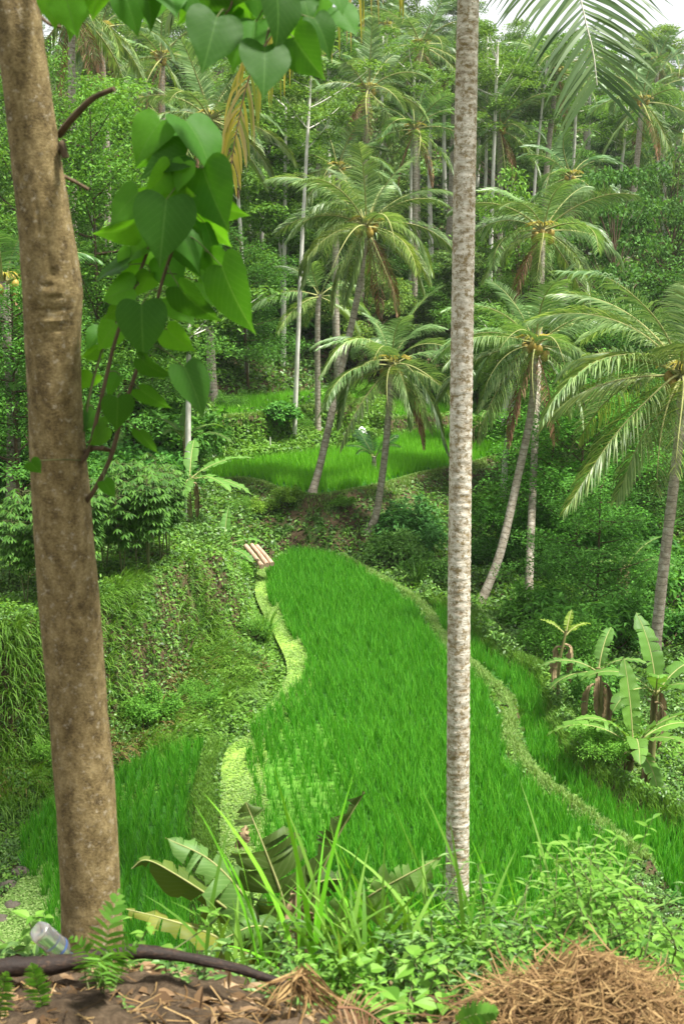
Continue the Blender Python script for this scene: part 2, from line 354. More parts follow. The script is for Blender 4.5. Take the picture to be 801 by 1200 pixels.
CP = []
for X in (-14, -6, -2.5, 0, 2.5, 6, 14):
    CP += [(X, -8, 5.2), (X, 0, 4.92), (X, 2.2, 4.88), (X, 3.4, 4.15), (X, 5, 2.5), (X, 7, 1.15)]
CP += [(x, 9.3, .1) for x in (-3, 0, 3)] + [(-7, 9, .1), (7, 9, .6), (12, 9, 1.2)]
CP += [(-6, 12, -.3), (-9, 13, .3), (-4.6, 14.5, -.2), (-3.2, 17, -.1), (-1.7, 19.5, -.05), (-1.8, 24, .1), (-2.6, 27, .6), (-1.2, 29.3, .25), (0, 29.2, .3), (1.3, 28.5, .1)]
CP += [(4.4, 13, -.5), (6.5, 13, -1.1), (4.5, 16, -.6), (6.5, 17, -1.2), (5.6, 20.5, -.7), (8, 21, -1.4), (4.6, 23, -.6), (3.3, 25.4, -.55), (6, 27, -1.0), (9, 28, -1.2), (12.5, 27, -.4), (12, 19, -1), (17, 20, .3), (10, 12, -.8), (16, 13, .3),
       (3, 31, .1), (7, 33, .0), (12, 34, 1.2), (18, 32, 2.8), (24, 30, 5), (6, 40, 2.0), (10, 42, 2.6), (16, 43, 4.4), (3.5, 37, 1.1), (5.5, 48, 2.9)]
CP += [(-7, 20, 1.8), (-11, 17, 2.6), (-16, 20, 4.5), (-8, 25, 2.0), (-4.5, 27.5, 1.7), (-12, 26, 3.2), (-5.5, 33, 2.0), (-10, 35, 3.6), (-18, 33, 6), (-5, 38, 2.8), (-12, 45, 6), (-2, 48, 3.8), (2.5, 50, 3.6)]
for X, a in ((-60, -1), (-35, 0), (-18, 1.0), (0, .6), (18, .8), (36, 0), (60, 0)):
    b = max(0, X) * .17
    CP += [(X, 56, 6.6 + a), (X, 68, 10.6 + a - b * .2), (X, 84, 17 + a - b * .5), (X, 102, 24 + a * 2 - b), (X, 125, 29 - b * 1.3), (X, 170, 24 - b), (X, 320, 14)]
CP = np.array(CP, float)
def _rb(A, B):
    r2 = ((A[:, None] - B[None]) ** 2).sum(-1); return np.where(r2 > 0, r2 * np.log(np.maximum(r2, 1e-9)), 0)
_k = _rb(CP[:, :2], CP[:, :2]) + np.eye(len(CP)) * .6
_p = np.c_[np.ones(len(CP)), CP[:, :2]]
_w = np.linalg.solve(np.block([[_k, _p], [_p.T, np.zeros((3, 3))]]), np.r_[CP[:, 2], 0, 0, 0])
def vnoise(P, s, seed=0):
    r = np.random.default_rng(seed); o = np.zeros(len(P))
    for i in range(4):
        for j in range(3):
            k = r.normal(0, 1, 2); k = k / np.hypot(*k) * (2 ** i) * s; o += np.sin(P @ k + r.uniform(0, 6.28)) / (1.7 ** i) * .45
    return o
def ss(x): x = np.clip(x, 0, 1); return x * x * (3 - 2 * x)
TER = [(plat_L, ZL, .75), (field_D, ZD - .02, 2.3), (field_F, ZF - .02, .7), (field_E, ZE - .02, .8), (field_B, ZB - .03, .45), (field_C, ZC - .03, .35), (weed_C, ZC - .03, .3), (weed_A, -.03, .35), (field_A, -.03, .35)]
BND = [(bund_AB, -.02, .10, .20), (bund_out, -.12, .12, .30), (bund_C, -.06, .10, .22), (bund_D, ZD + .02, .10, .16), (bund_Du, ZD + .02, .1, .16), (bund_E, ZE + .02, .1, .2), (bund_F, ZF + .02, .1, .2)]
def hgt_raw(P):
    P = np.asarray(P, float); out = np.zeros(len(P))
    for i in range(0, len(P), 40000):
        Q = P[i:i + 40000]; z = _rb(Q, CP[:, :2]) @ _w[:-3] + np.c_[np.ones(len(Q)), Q] @ _w[-3:]
        far = ss((Q[:, 1] - 45) / 30); z = z + vnoise(Q, .9, 3) * .10 + (Q[:, 0] < -1.5) * (Q[:, 1] > 13) * (Q[:, 1] < 25) * vnoise(Q, 2.4, 15) * .13 + far * vnoise(Q, .12, 5) * .8
        for poly, zt, bw in TER:
            m = (np.abs(Q[:, 0] - poly[:, 0].mean()) < 30) & (Q[:, 1] < poly[:, 1].max() + 2) & (Q[:, 1] > poly[:, 1].min() - 2)
            if not m.any(): continue
            q = Q[m]; d = np.where(inpoly(q, poly), 0, pdist(q, poly)); wt = ss(1 - d / bw)
            z[m] = z[m] * (1 - wt) + zt * wt
        m = (Q[:, 1] > 8) & (Q[:, 1] < 60)
        if m.any():
            q = Q[m]; zm = z[m]
            for line, zt, h, bw in BND:
                d = pdist(q, line, False); wt = ss(1.6 * (1 - d / bw)); zm = zm * (1 - wt) + np.maximum(zm, zt + h * .6) * wt
            d = pdist(q, channel, False); zm = zm - .08 * np.exp(-(d / .25) ** 2)
            z[m] = zm
        out[i:i + 40000] = z
    return out
gx = np.concatenate([-np.geomspace(9.2, 260, 40)[::-1], np.arange(-9, 9.01, .13), np.geomspace(9.2, 260, 40)])
gy = np.concatenate([-np.geomspace(.3, 30, 8)[::-1], np.arange(0, 44, .13), np.geomspace(44.2, 520, 70)])
GX, GY = np.meshgrid(gx, gy, indexing='ij')
GZ = hgt_raw(np.c_[GX.ravel(), GY.ravel()]).reshape(GX.shape)
def hgt(P):
    P = np.asarray(P, float).reshape(-1, 2)
    i = np.clip(np.searchsorted(gx, P[:, 0]) - 1, 0, len(gx) - 2); j = np.clip(np.searchsorted(gy, P[:, 1]) - 1, 0, len(gy) - 2)
    fx = np.clip((P[:, 0] - gx[i]) / (gx[i + 1] - gx[i]), 0, 1); fy = np.clip((P[:, 1] - gy[j]) / (gy[j + 1] - gy[j]), 0, 1)
    return (GZ[i, j] * (1 - fx) * (1 - fy) + GZ[i + 1, j] * fx * (1 - fy) + GZ[i, j + 1] * (1 - fx) * fy + GZ[i + 1, j + 1] * fx * fy)
def ground_at(x, y):
    return float(hgt([[x, y]])[0])
def on_ground(x, y, Y):
    """the point of the ground at distance Y behind pixel column x"""
    p = atY(x, y, Y); p[2] = ground_at(p[0], Y); return p
def hit(x, y, y0=2.0, y1=160):
    """where the sight line through a pixel meets the terrain"""
    Ys = np.linspace(y0, y1, 3000); d = ray(x, y); P = np.array([0, 0, CAM_Z]) + d * (Ys / d[1])[:, None]
    k = np.nonzero(hgt(P[:, :2]) > P[:, 2])[0]
    return P[k[0]] if len(k) else None

mb = MB(); grid(mb, np.stack([GX, GY, GZ], -1), UV=None)
tag(mb.build('terrain', MT['ground']), kind='structure', label='earth terraces and hillside under the vegetation')
def sheet(name, poly, z, m, label):
    import bmesh
    bm = bmesh.new(); vs = [bm.verts.new((p[0], p[1], z)) for p in poly]; f = bm.faces.new(vs)
    if f.normal.z < 0: f.normal_flip()
    bmesh.ops.triangulate(bm, faces=bm.faces[:]); me = bpy.data.meshes.new(name); bm.to_mesh(me); bm.free(); me.materials.append(MT[m])
    o = bpy.data.objects.new(name, me); C.objects.link(o); return tag(o, label, kind='structure')
sheet('paddy_water', field_A, -.005, 'paddy', 'wet floor of the main rice paddy')
sheet('paddy_water', field_B, ZB - .005, 'paddy', 'wet floor of the narrow lower paddy on the right')
sheet('paddy_water', field_C, ZC - .005, 'paddy', 'wet floor of the lower left paddy')
sheet('paddy_water', field_D, ZD, 'paddy', 'floor of the far paddy')
sheet('paddy_water', field_E, ZE, 'paddy', 'floor of the farthest strip of paddy')
sheet('paddy_water', field_F, ZF, 'paddy', 'floor of the small far paddy strip on the right')
sheet('duckweed_water', weed_A, .003, 'duckweed', 'pale green duckweed covered water beside the main paddy')
sheet('duckweed_water', weed_C, ZC + .003, 'duckweed', 'pale green duckweed covered water at the lower left')

# ------------------------------------------------------------------ stuff: rice, grass, undergrowth
def fill(poly, step, jit, rng, ang=0.0, ystep=None):
    c = poly.mean(0); rr = max(np.ptp(poly[:, 0]), np.ptp(poly[:, 1])); n = int(rr / step) + 2
    a = np.arange(-n, n) * step; b = np.arange(-n, n) * (ystep or step); A, B = np.meshgrid(a, b)
    P = np.c_[A.ravel(), B.ravel()]; P = P @ np.array([[math.cos(ang), math.sin(ang)], [-math.sin(ang), math.cos(ang)]]) + c
    P = P + rng.normal(0, jit, P.shape); return P[inpoly(P, poly)]
def rice(name, poly, z, step, per, H, W, label, m='rice', ang=0.1, thin=None, edge=.05, seg=2):
    rng = np.random.default_rng(abs(hash(label)) % 1000 if False else len(label)); P = fill(poly, step, step * .12, rng, ang)
    P = P[pdist(P, poly) > edge]
    hv = 1 + .12 * vnoise(P, 1.1, 9)
    Q = np.repeat(P, per, 0) + rng.normal(0, step * .16, (len(P) * per, 2)); hv = np.repeat(hv, per) * rng.uniform(.8, 1.1, len(Q))
    if thin is not None:
        d = np.repeat(thin(P), per); kp = rng.random(len(Q)) > d * .62; Q, hv, d = Q[kp], hv[kp], d[kp]; hv = hv * (1 - .35 * d)
    mb = MB(); B = np.c_[Q, np.full(len(Q), z)]
    blades(mb, B, H * hv, W, .38, rng, seg)
    o = mb.build(name, MT[m]); tag(o, label, kind='stuff'); return o
thin_c = gz(365, 905, 0)[:2]; thin_d = gz(330, 960, 0)[:2]
def thinA(P):
    q = (P - thin_c) / np.array([.95, 2.2]); q2 = (P - thin_d) / np.array([.6, 1.5])
    d = np.exp(-(q ** 2).sum(1)) * .95 + np.exp(-(q2 ** 2).sum(1)) * .7
    return np.clip(d * (.75 + .5 * vnoise(P, 2.0, 4)), 0, .95)
rice('rice_plants', field_A, 0, .15, 32, .31, .0105, 'dense green rice filling the main paddy', thin=thinA, ang=.17)
rice('rice_plants', field_B, ZB, .15, 30, .30, .0105, 'green rice in the narrow lower paddy beyond the bund', edge=.02, ang=.5)
rice('rice_plants', field_C, ZC, .15, 30, .31, .010, 'green rice in the lower left paddy', ang=.1)
rice('rice_plants', field_D, ZD, .19, 18, .40, .020, 'light green rice in the far paddy', 'rice_far', seg=1)
rice('rice_plants', field_E, ZE, .22, 16, .42, .024, 'light green rice in the farthest strip', 'rice_far', seg=1)
rice('rice_plants', field_F, ZF, .22, 16, .42, .024, 'light green rice in the small far strip on the right side', 'rice_far', seg=1)
# duckweed under the thin rice shows through: pale sheet just above the paddy floor there
th = np.linspace(0, 2 * np.pi, 40, endpoint=False)
_r = 1 + .18 * np.sin(3 * th) + .1 * np.sin(7 * th + 1)
_pp = np.stack([thin_c[0] - .12 + np.cos(th) * _r * .8, thin_c[1] + np.sin(th) * _r * 2.3], -1)
sheet('duckweed_patch', _pp, .0, 'thin', 'duckweed showing between thin rows of rice')

PALL = [field_F, field_A, field_B, field_C, field_D, field_E, weed_A, weed_C]
def in_fields(P):
    m = np.zeros(len(P), bool)
    for p in PALL: m |= inpoly(P, p)
    return m
def visible(P, mx=70):
    x, y, d = project(np.c_[P[:, 0], P[:, 1], hgt(P)])
    return (d > .5) & (x > -mx) & (x < 801 + mx) & (y > -60) & (y < 1300)
# short grass on the bunds
def band(line, width, n, H, W, m, label, name='bund_grass', lean=.7, seg=2):
    rng = np.random.default_rng(n); L = np.linalg.norm(np.diff(line, axis=0), axis=1); k = rng.choice(len(L), n, p=L / L.sum()); t = rng.random(n)[:, None]
    P = line[k] * (1 - t) + line[k + 1] * t; T = norm(line[k + 1] - line[k]); P = P + np.c_[-T[:, 1], T[:, 0]] * (rng.normal(0, width, n) * (1 + .55 * vnoise(P, 2.6, 21)) + .05 * vnoise(P, 3.5, 22))[:, None]
    mb = MB(); blades(mb, np.c_[P, hgt(P) - .01], np.full(n, H), W, lean, rng, seg); tag(mb.build(name, MT[m]), label, kind='stuff')
band(bund_AB, .12, 34000, .09, .014, 'grass_pale', 'pale short grass on the bund along the right of the main paddy')
band(bund_out, .20, 26000, .16, .014, 'grass', 'tufty grass on the outer bund')
band(bund_C, .12, 12000, .09, .013, 'grass', 'grass on the bund of the lower left paddy')
band(bund_D, .10, 22000, .09, .025, 'grass_pale', 'pale grass edge of the far paddy')
band(bund_Du, .10, 8000, .14, .025, 'grass', 'grass behind the far paddy')
band(bund_E, .16, 9000, .2, .03, 'grass_pale', 'grass on the farthest bund')
band(bund_F, .16, 7000, .2, .03, 'grass_pale', 'grass on the bund of the small far strip')
# duckweed relief
for poly, z, lab in ((weed_A, .004, 'tiny pale floating leaves beside the main paddy'), (weed_C, ZC + .004, 'tiny pale floating leaves at the lower left')):
    rng = np.random.default_rng(5); bb0, bb1 = poly.min(0), poly.max(0); P = rng.uniform(bb0, bb1, (90000, 2)); P = P[inpoly(P, poly)]
    P = P[rng.random(len(P)) < .75 + .4 * vnoise(P, 2, 8)]
    mb = MB(); leaves(mb, np.c_[P, z + rng.uniform(0, .03, len(P))], np.full(len(P), .034), .022, rng, .85, .05); tag(mb.build('duckweed', MT['grass_pale']), lab, kind='stuff')

# undergrowth over all the slopes
def cover(name, label, n, region, m, L, W, hmax, flat=.4, seed=1, clump=2.2, drop=.3):
    rng = np.random.default_rng(seed); P = region(rng, n); P = P[~in_fields(P)]; P = P[visible(P)]
    d = np.hypot(P[:, 0], P[:, 1]); sc_ = np.clip(d / 22, .45, 3.2)
    nz = vnoise(P, clump, seed); h = np.clip(.5 + .55 * nz, .03, 1.3) * hmax * np.clip(d / 22, .6, 1.8)
    for ln in (bund_AB, bund_E, bund_F, bund_Du, bund_C, channel): h = h * ss(pdist(P, ln, False) / .5)
    dd = pdist(P, bund_D, False); h = h * ss(dd / 1.8); z_ok = rng.random(len(P)) < .18 + .82 * ss((dd - .3) / 1.7)
    P, h, sc_ = P[z_ok], h[z_ok], sc_[z_ok]
    z = hgt(P) + h * rng.power(1.6, len(P))
    mb = MB(); leaves(mb, np.c_[P, z], L * sc_, 1, rng, flat, drop) if False else leaves(mb, np.c_[P, z], L * sc_, W * sc_, rng, flat, drop)
    return tag(mb.build(name, MT[m]), label, kind='stuff')
def fan(y0, y1, pw=1.0, xw=.36):
    def f(rng, n):
        u = rng.random(n); Y = (y0 ** (1 - pw) + u * (y1 ** (1 - pw) - y0 ** (1 - pw))) ** (1 / (1 - pw)) if pw != 1 else y0 * (y1 / y0) ** u
        return np.c_[rng.uniform(-xw, xw, n) * (Y + 1), Y]
    return f
cover('undergrowth', 'low leafy undergrowth on the valley slopes', 420000, fan(10, 55), 'cover', .085, .045, .40, seed=2)
cover('undergrowth', 'bright leafy weeds among the undergrowth', 120000, fan(12, 45), 'bright', .10, .045, .34, flat=.35, seed=6)
cover('forest_floor', 'thick green growth under the trees of the far hillside', 150000, fan(50, 125), 'cover', .11, .06, 1.4, seed=8, clump=.6)
# long drooping grass on the left bank
rng = np.random.default_rng(21)
bankline = np.array([gz(x, y, ZL)[:2] for x, y in [(-260, 775), (0, 752), (90, 728), (150, 706), (204, 680), (256, 660)]])
bankline = smooth_path(np.c_[bankline, np.zeros(len(bankline))], 6)[:, :2]
def bankpts(n, lo, hi, rng):
    L = np.linalg.norm(np.diff(bankline, axis=0), axis=1); k = rng.choice(len(L), n, p=L / L.sum()); t = rng.random(n)[:, None]
    P = bankline[k] * (1 - t) + bankline[k + 1] * t; T = norm(bankline[k + 1] - bankline[k]); N = np.c_[T[:, 1], -T[:, 0]]
    return P + N * rng.uniform(lo, hi, n)[:, None], np.arctan2(N[:, 1], N[:, 0])
P, az = bankpts(30000, -.7, 1.3, rng); 
keep = rng.random(len(P)) < .45 + .95 * vnoise(P, 1.6, 12)
P, az = P[keep], az[keep]
_c = np.round(P / .22) * .22 + rng.normal(0, .05, P.shape); P = _c
mb = MB(); blades(mb, np.c_[P, hgt(P) - .02], np.full(len(P), .48), .016, 1.2, rng, 4, az=az + rng.normal(0, .55, len(P)), curl=1.5)
tag(mb.build('bank_grass', MT['grass']), 'long drooping grass hanging down the steep left bank', kind='stuff')
P, az = bankpts(3500, .1, 1.0, rng); 
mb = MB(); blades(mb, np.c_[P, hgt(P) - .02], np.full(len(P), .4), .014, 1.4, rng, 4, az=az + rng.normal(0, .6, len(P)), curl=1.6)
tag(mb.build('dry_grass', MT['straw']), 'withered grass stalks on the left bank', kind='stuff')

# leafy cover over the steep terrace faces
def face_cover(name, line, n, drop, label, m, L, W, seed, off=(.1, .9), toward=-1, N0=None):
    rng = np.random.default_rng(seed); Ls = np.linalg.norm(np.diff(line, axis=0), axis=1); k = rng.choice(len(Ls), n, p=Ls / Ls.sum()); t = rng.random(n)[:, None]
    P = line[k] * (1 - t) + line[k + 1] * t; T = norm(line[k + 1] - line[k]); N = np.c_[-T[:, 1], T[:, 0]]; N = N * (np.where(N[:, 1:] * toward > 0, 1, -1) if N0 is None else np.where((N @ np.array(N0))[:, None] > 0, 1, -1))
    P = P + N * rng.uniform(off[0], off[1], n)[:, None]; z = hgt(P) + rng.power(2, n) * drop * np.clip(.5 + .5 * vnoise(P, 1.6, seed), .1, 1)
    mb = MB(); leaves(mb, np.c_[P, z], np.full(n, L), W, rng, .3, .5); return tag(mb.build(name, MT[m]), label, kind='stuff')
face_cover('creepers', bund_E, 22000, .35, 'leafy creepers on the terrace face above the far paddy', 'bright', .15, .08, 3)
face_cover('creepers', bund_E, 9000, .3, 'bright creepers on the terrace face above the far paddy', 'grass', .16, .06, 5)
face_cover('creepers', bund_F, 9000, .12, 'leafy creepers under the small far strip', 'bright', .12, .06, 13)
face_cover('creepers', bund_D, 6000, .06, 'weeds on the earth bank below the far paddy', 'cover', .11, .06, 4, (.1, 1.6))
face_cover('creepers', bund_out, 42000, .16, 'bright low plants covering the outer bund slope on the right', 'bright', .085, .035, 7, (.15, 1.5), 1, (1, .35))
face_cover('creepers', bund_out, 16000, .22, 'pale weeds on the outer bund slope on the right', 'grass_pale', .08, .022, 8, (.1, 1.2), 1, (1, .35))
face_cover('bank_weeds', bankline, 9000, .10, 'small leafy weeds mixed into the left bank', 'bright', .07, .035, 9, (-.3, 1.9), -1)
face_cover('ledge_weeds', channel, 46000, .07, 'low bright weeds on the ledge at the foot of the left bank', 'bright', .06, .03, 10, (-.9, 1.1), 1)

# ------------------------------------------------------------------ coconut palms
def frond_geo(path, Lmax, n, rng, hang=.5, wid=.045, vee=.62, r0=.022, up=None, t0=.14, mi=(0, 1), ragged=.06, ryel=None, seg=3, tip=.3, flatf=False):
    """path: rachis points; returns an MB with leaflets (material 0) and rachis (material 1)"""
    P = smooth_path(path, 8) if len(path) < 12 else np.asarray(path, float)
    L = np.concatenate([[0], np.cumsum(np.linalg.norm(np.diff(P, axis=0), axis=1))]); L /= L[-1]
    T, S, N = frames(P)
    if up is not None: S = norm(np.cross(T, np.asarray(up, float))); N = np.cross(S, T)
    mb = MB()
    t = np.repeat(np.linspace(t0, .995, n), 2) + rng.uniform(-.3, .3, 2 * n) / n; t = np.clip(t, 0, 1); side = np.tile([1., -1.], n)
    keep = rng.random(2 * n) > ragged; t, side = t[keep], side[keep]; n2 = len(t)
    ip = lambda A: np.stack([np.interp(t, L, A[:, i]) for i in range(3)], -1)
    p, tt, s, nn = ip(P), norm(ip(T)), norm(ip(S)), norm(ip(N))
    ln = Lmax * np.interp(t, [0, t0, .3, .55, .85, 1], [.4, .55, .95, 1, .62, tip]) * rng.uniform(.88, 1.08, n2)
    fw = np.interp(t, [0, .5, 1], [.45, .75, 1.5])[:, None]
    d = norm(s * side[:, None] * vee + tt * fw * .55 + nn * .12 + rng.normal(0, .05, (n2, 3)))
    G = np.array([0, 0, -1.0]); C_ = [p]; dd = d
    for i in range(seg):
        g = hang * (.25 + .55 * i) * rng.uniform(.4, 1.7, n2)[:, None]
        dd = norm(dd + G * g * (3 / seg)); C_.append(C_[-1] + dd * (ln / seg)[:, None])
    wv = np.interp(np.linspace(0, 1, seg + 1), [0, .3, .75, 1], [.55, 1, .6, .06])
    fl = norm((np.cross(d, nn) * 1.0 + rng.normal(0, .1, (n2, 3))) if flatf else (nn * .55 + tt * .8 + rng.normal(0, .12, (n2, 3))))
    SS = [fl - (fl * dd).sum(-1, keepdims=True) * dd for _ in range(seg + 1)]
    Sx = np.stack([norm(SS[i]) * wid * .5 * wv[i] for i in range(seg + 1)], 1)
    ribbons(mb, np.stack(C_, 1), Sx, mi[0])
    tube(mb, P, np.interp(L, [0, .1, 1], [r0 * 1.6, r0, r0 * .18]), 5, mi[1], caps=False)
    return mb
def rachis_curve(L, e0, droop, k=9, twist=0):
    P = [np.zeros(3)]; 
    for i in range(k):
        u = (i + .5) / k; e = e0 - droop * u ** 1.25; a = twist * u
        P.append(P[-1] + np.array([math.cos(e) * math.cos(a), math.cos(e) * math.sin(a), math.sin(e)]) * L / k)
    return np.array(P)
FR = {}
def frond_set(key, L, Lm, n, wid, mats, hangs, seg=3, r0=.03):
    out = []
    for i, (e, dr, hg, tw) in enumerate(hangs):
        rng = np.random.default_rng(100 + i)
        out.append(frond_geo(rachis_curve(L, R(e), R(dr), twist=tw), Lm, n, rng, hg, wid, r0=r0, seg=seg).mesh('frond_mesh', mats))
    FR[key] = out
HG = [(86, 26, .10, .15), (76, 48, .16, -.25), (64, 62, .22, .25), (51, 76, .28, -.25), (38, 82, .34, .3), (24, 84, .40, -.3), (9, 78, .45, .25), (-6, 66, .5, -.25), (-24, 50, .5, .25), (-44, 34, .45, .1)]
frond_set('mid', 3.3, .78, 84, .034, [MT['palm'], MT['rachis']], HG)
frond_set('far', 3.5, .8, 54, .062, [MT['palm'], MT['rachis']], HG, seg=2, r0=.04)
frond_set('dry', 3.0, .6, 40, .05, [MT['palm_dry'], MT['palm_dry']], [(-50, 35, .6, .1), (-62, 25, .7, -.1), (-40, 45, .6, .2)])
nut_mb = MB(); blob(nut_mb, (0, 0, 0), (.10, .10, .125), np.random.default_rng(1), n=8); nut_me = nut_mb.mesh('coconut_mesh', MT['coconut'])
fs = MB(); rg = np.random.default_rng(4)
for k in range(14):
    a = rg.uniform(-.5, .5); P = np.array([[0, 0, 0], [.18, a * .1, .12], [.36, a * .25, .12 - .1 * rg.random()], [.5, a * .4, -.1 * rg.random()]]); tube(fs, P, [.012, .01, .008, .005], 4, 0, caps=False)
stalk_me = fs.mesh('flower_stalk_mesh', MT['palm_yellow'])
def palm(label, trunk, r0, r1, nf=24, L=1.0, key='mid', seed=0, tint=(1, 1, 1), nuts=8, dry=2, group=None, bark='trunk_palm', cat='palm tree', name='coconut_palm', young=0.0, only=None):
    """trunk: world points from the foot to the crown"""
    rng = np.random.default_rng(seed + 50); base = trunk[0]
    t = thing(name, label, cat, base, 0, group)
    P = smooth_path(np.asarray(trunk) - base, 10); k = len(P)
    rad = np.interp(np.linspace(0, 1, k), [0, .06, .15, 1], [r0 * 1.35, r0 * 1.08, r0, r1]) * (1 + .025 * np.sin(np.arange(k) * 2.1))
    P[0, 2] -= .15
    mb = MB(); tube(mb, P, rad, 12, rough=.012, rng=rng); mb.build('trunk', MT[bark], t)
    top = P[-1]; F_ = FR[key]; nv = len(F_)
    for i in range(nf):
        u = i / nf; v = int(np.clip(((.06 + u * (.94 - young)) ** .8 * nv + rng.uniform(-.6, .6)), 0, nv - 1))
        az = i * 2.39996 + rng.uniform(-.25, .25); s = L * .92 * rng.uniform(.8, 1.08) * (.8 + .2 * min(1, v / 3))
        c = np.array(tint) * rng.uniform(.8, 1.35) * (np.array([1.15, 1.02, .8]) if v > 6 else 1)
        inst('frond', F_[v], t, top + np.array([math.cos(az), math.sin(az), 0]) * .07 + (0, 0, .05 - .02 * v), (rng.uniform(-.5, .5), rng.uniform(-.15, .15), az), s, tuple(c))
    for i in range(dry):
        az = rng.uniform(0, 6.28); inst('dead_frond', FR['dry'][i % 3], t, top + np.array([0, 0, -.15]), (0, 0, az), L * .9)
    for i in range(nuts):
        az = rng.uniform(0, 6.28); inst('coconut', nut_me, t, top + np.array([math.cos(az) * .24, math.sin(az) * .24, rng.uniform(-.34, -.05)]), (rng.uniform(-.3, .3), .3, az), rng.uniform(.8, 1.15))
    for i in range(min(nuts, 5)):
        az = i * 1.3 + seed; inst('flower_stalk', stalk_me, t, top + np.array([0, 0, .02]), (0, -.25, az), 1.0)
    return t
def tpx(pts, z0=None):
    """trunk path through pixels at given distances; the foot sits on the terrain"""
    P = [atY(*p) for p in pts]; g = ground_at(P[0][0], P[0][1])
    P[0][2] = g if z0 is None else z0
    return P
def cfr(t, pts, seed, Lm=.78, hang=.6, col=(1, 1, 1), m='palm', wid=.034, n=84):
    b = np.array(t.location); o = frond_geo(np.array([atY(*p) for p in pts]) - b, Lm, n, np.random.default_rng(seed), hang, wid).build('frond', [MT[m], MT['rachis']], t); o.color = (*col, 1)
GP = 'coconut palms rising from the valley'
pA = palm('tall leaning coconut palm behind the shorter one, foot below the far paddy edge', tpx([(365, 601, 29.6), (376, 540, 30), (398, 440, 30.7), (420, 340, 30.9), (429, 262, 31)]), .105, .08, 26, .93, seed=1, tint=(1.1, 1.08, .85), nuts=10, dry=2, group=GP)
pB = palm('shorter coconut palm with pale drooping fronds at the far tip of the main paddy', tpx([(430, 662, 28.6), (441, 600, 28.6), (452, 520, 28.7), (459, 425, 28.8)]), .10, .08, 21, .82, seed=2, tint=(1.15, 1.18, 1.05), nuts=9, dry=1, group=GP)
pD = palm('coconut palm with a curved grey trunk standing beyond the narrow lower paddy', tpx([(560, 718, 25.2), (585, 650, 25.4), (606, 560, 25.8), (622, 480, 26), (627, 402, 26.2)]), .105, .08, 22, .86, seed=3, tint=(.95, 1.05, .8), nuts=10, dry=2, group=GP)
pC = palm('coconut palm at the right edge with huge arching fronds over the gully', tpx([(765, 772, 20.8), (774, 690, 20.8), (786, 590, 20.9), (796, 500, 21), (800, 435, 21)]), .11, .088, 22, 1.12, seed=4, tint=(1.15, 1.12, .85), nuts=10, dry=1, group=GP)
palm('coconut palm with a brown upright trunk and orange nuts behind the curved one', tpx([(618, 727, 25.8), (621, 640, 26.4), (627, 500, 29), (632, 380, 31.5), (636, 268, 33)]), .10, .08, 22, .92, seed=5, tint=(1.05, 1.1, .85), nuts=12, dry=1, group=GP)
palm('small half hidden palm with few fronds left of the leaning palm trunk', tpx([(372, 430, 39), (372, 380, 39), (374, 345, 39)]), .1, .08, 9, .85, seed=6, tint=(1.1, 1.15, .9), nuts=0, dry=0, group=GP)
palm('young trunkless palm sprouting in the far paddy behind the shorter palm', tpx([(438, 548, 33), (438, 535, 33)]), .08, .06, 8, .38, seed=7, tint=(.6, .9, .8), nuts=0, dry=0, young=.7, cat='young palm', name='young_palm')
palm('young bright palm on the grassy outer bund above the curved trunk foot', tpx([(588, 772, 21.5), (588, 768, 21.5)]), .05, .04, 7, .3, seed=8, tint=(1.1, 1.5, .8), nuts=0, dry=0, young=.6, cat='young palm', name='young_palm')
cfr(pC, [(800, 435, 21), (776, 452, 20.7), (720, 510, 20.3), (662, 598, 20)], 1, .8, .45, (1.5, 1.35, 1.0)); cfr(pC, [(798, 438, 21), (790, 462, 20.6), (752, 512, 20.2), (722, 584, 20)], 2, .8, .45, (1.7, 1.55, 1.2)); cfr(pC, [(798, 430, 21), (750, 415, 20.6), (690, 428, 20.3), (640, 480, 20.1)], 3, .8, .5, (1.3, 1.2, .9)); cfr(pC, [(798, 428, 21), (765, 370, 20.8), (710, 325, 20.6), (655, 318, 20.5)], 4, .8, .35, (.9, 1, .8))
cfr(pB, [(461, 422, 28.8), (480, 432, 28.4), (505, 470, 28.2), (524, 530, 28.1)], 5, .62, .5, (.6, .65, .5)); cfr(pB, [(460, 423, 28.8), (466, 432, 28.3), (476, 460, 28.1), (480, 500, 28.1)], 6, .62, .5, (1.7, 1.6, 1.35)); cfr(pB, [(459, 420, 28.8), (430, 398, 28.5), (400, 405, 28.3), (376, 440, 28.2)], 7, .62, .5, (1.6, 1.5, 1.2)); cfr(pB, [(458, 422, 28.8), (430, 425, 28.5), (408, 450, 28.4), (396, 500, 28.3)], 8, .6, .6, (1.2, 1.15, .8))
cfr(pA, [(429, 264, 31), (424, 280, 30.6), (416, 310, 30.4), (404, 350, 30.3)], 9, .72, .6, (1.4, 1.3, .85)); cfr(pA, [(428, 262, 31), (395, 262, 30.7), (368, 290, 30.6), (354, 335, 30.5)], 10, .72, .6, (1.3, 1.2, .8)); cfr(pA, [(430, 262, 31), (465, 262, 30.7), (492, 285, 30.6), (506, 320, 30.5)], 11, .72, .6, (1.3, 1.2, .8)); cfr(pA, [(428, 262, 31), (400, 240, 30.7), (375, 240, 30.6), (360, 262, 30.5)], 12, .72, .6, (1.2, 1.2, .8))
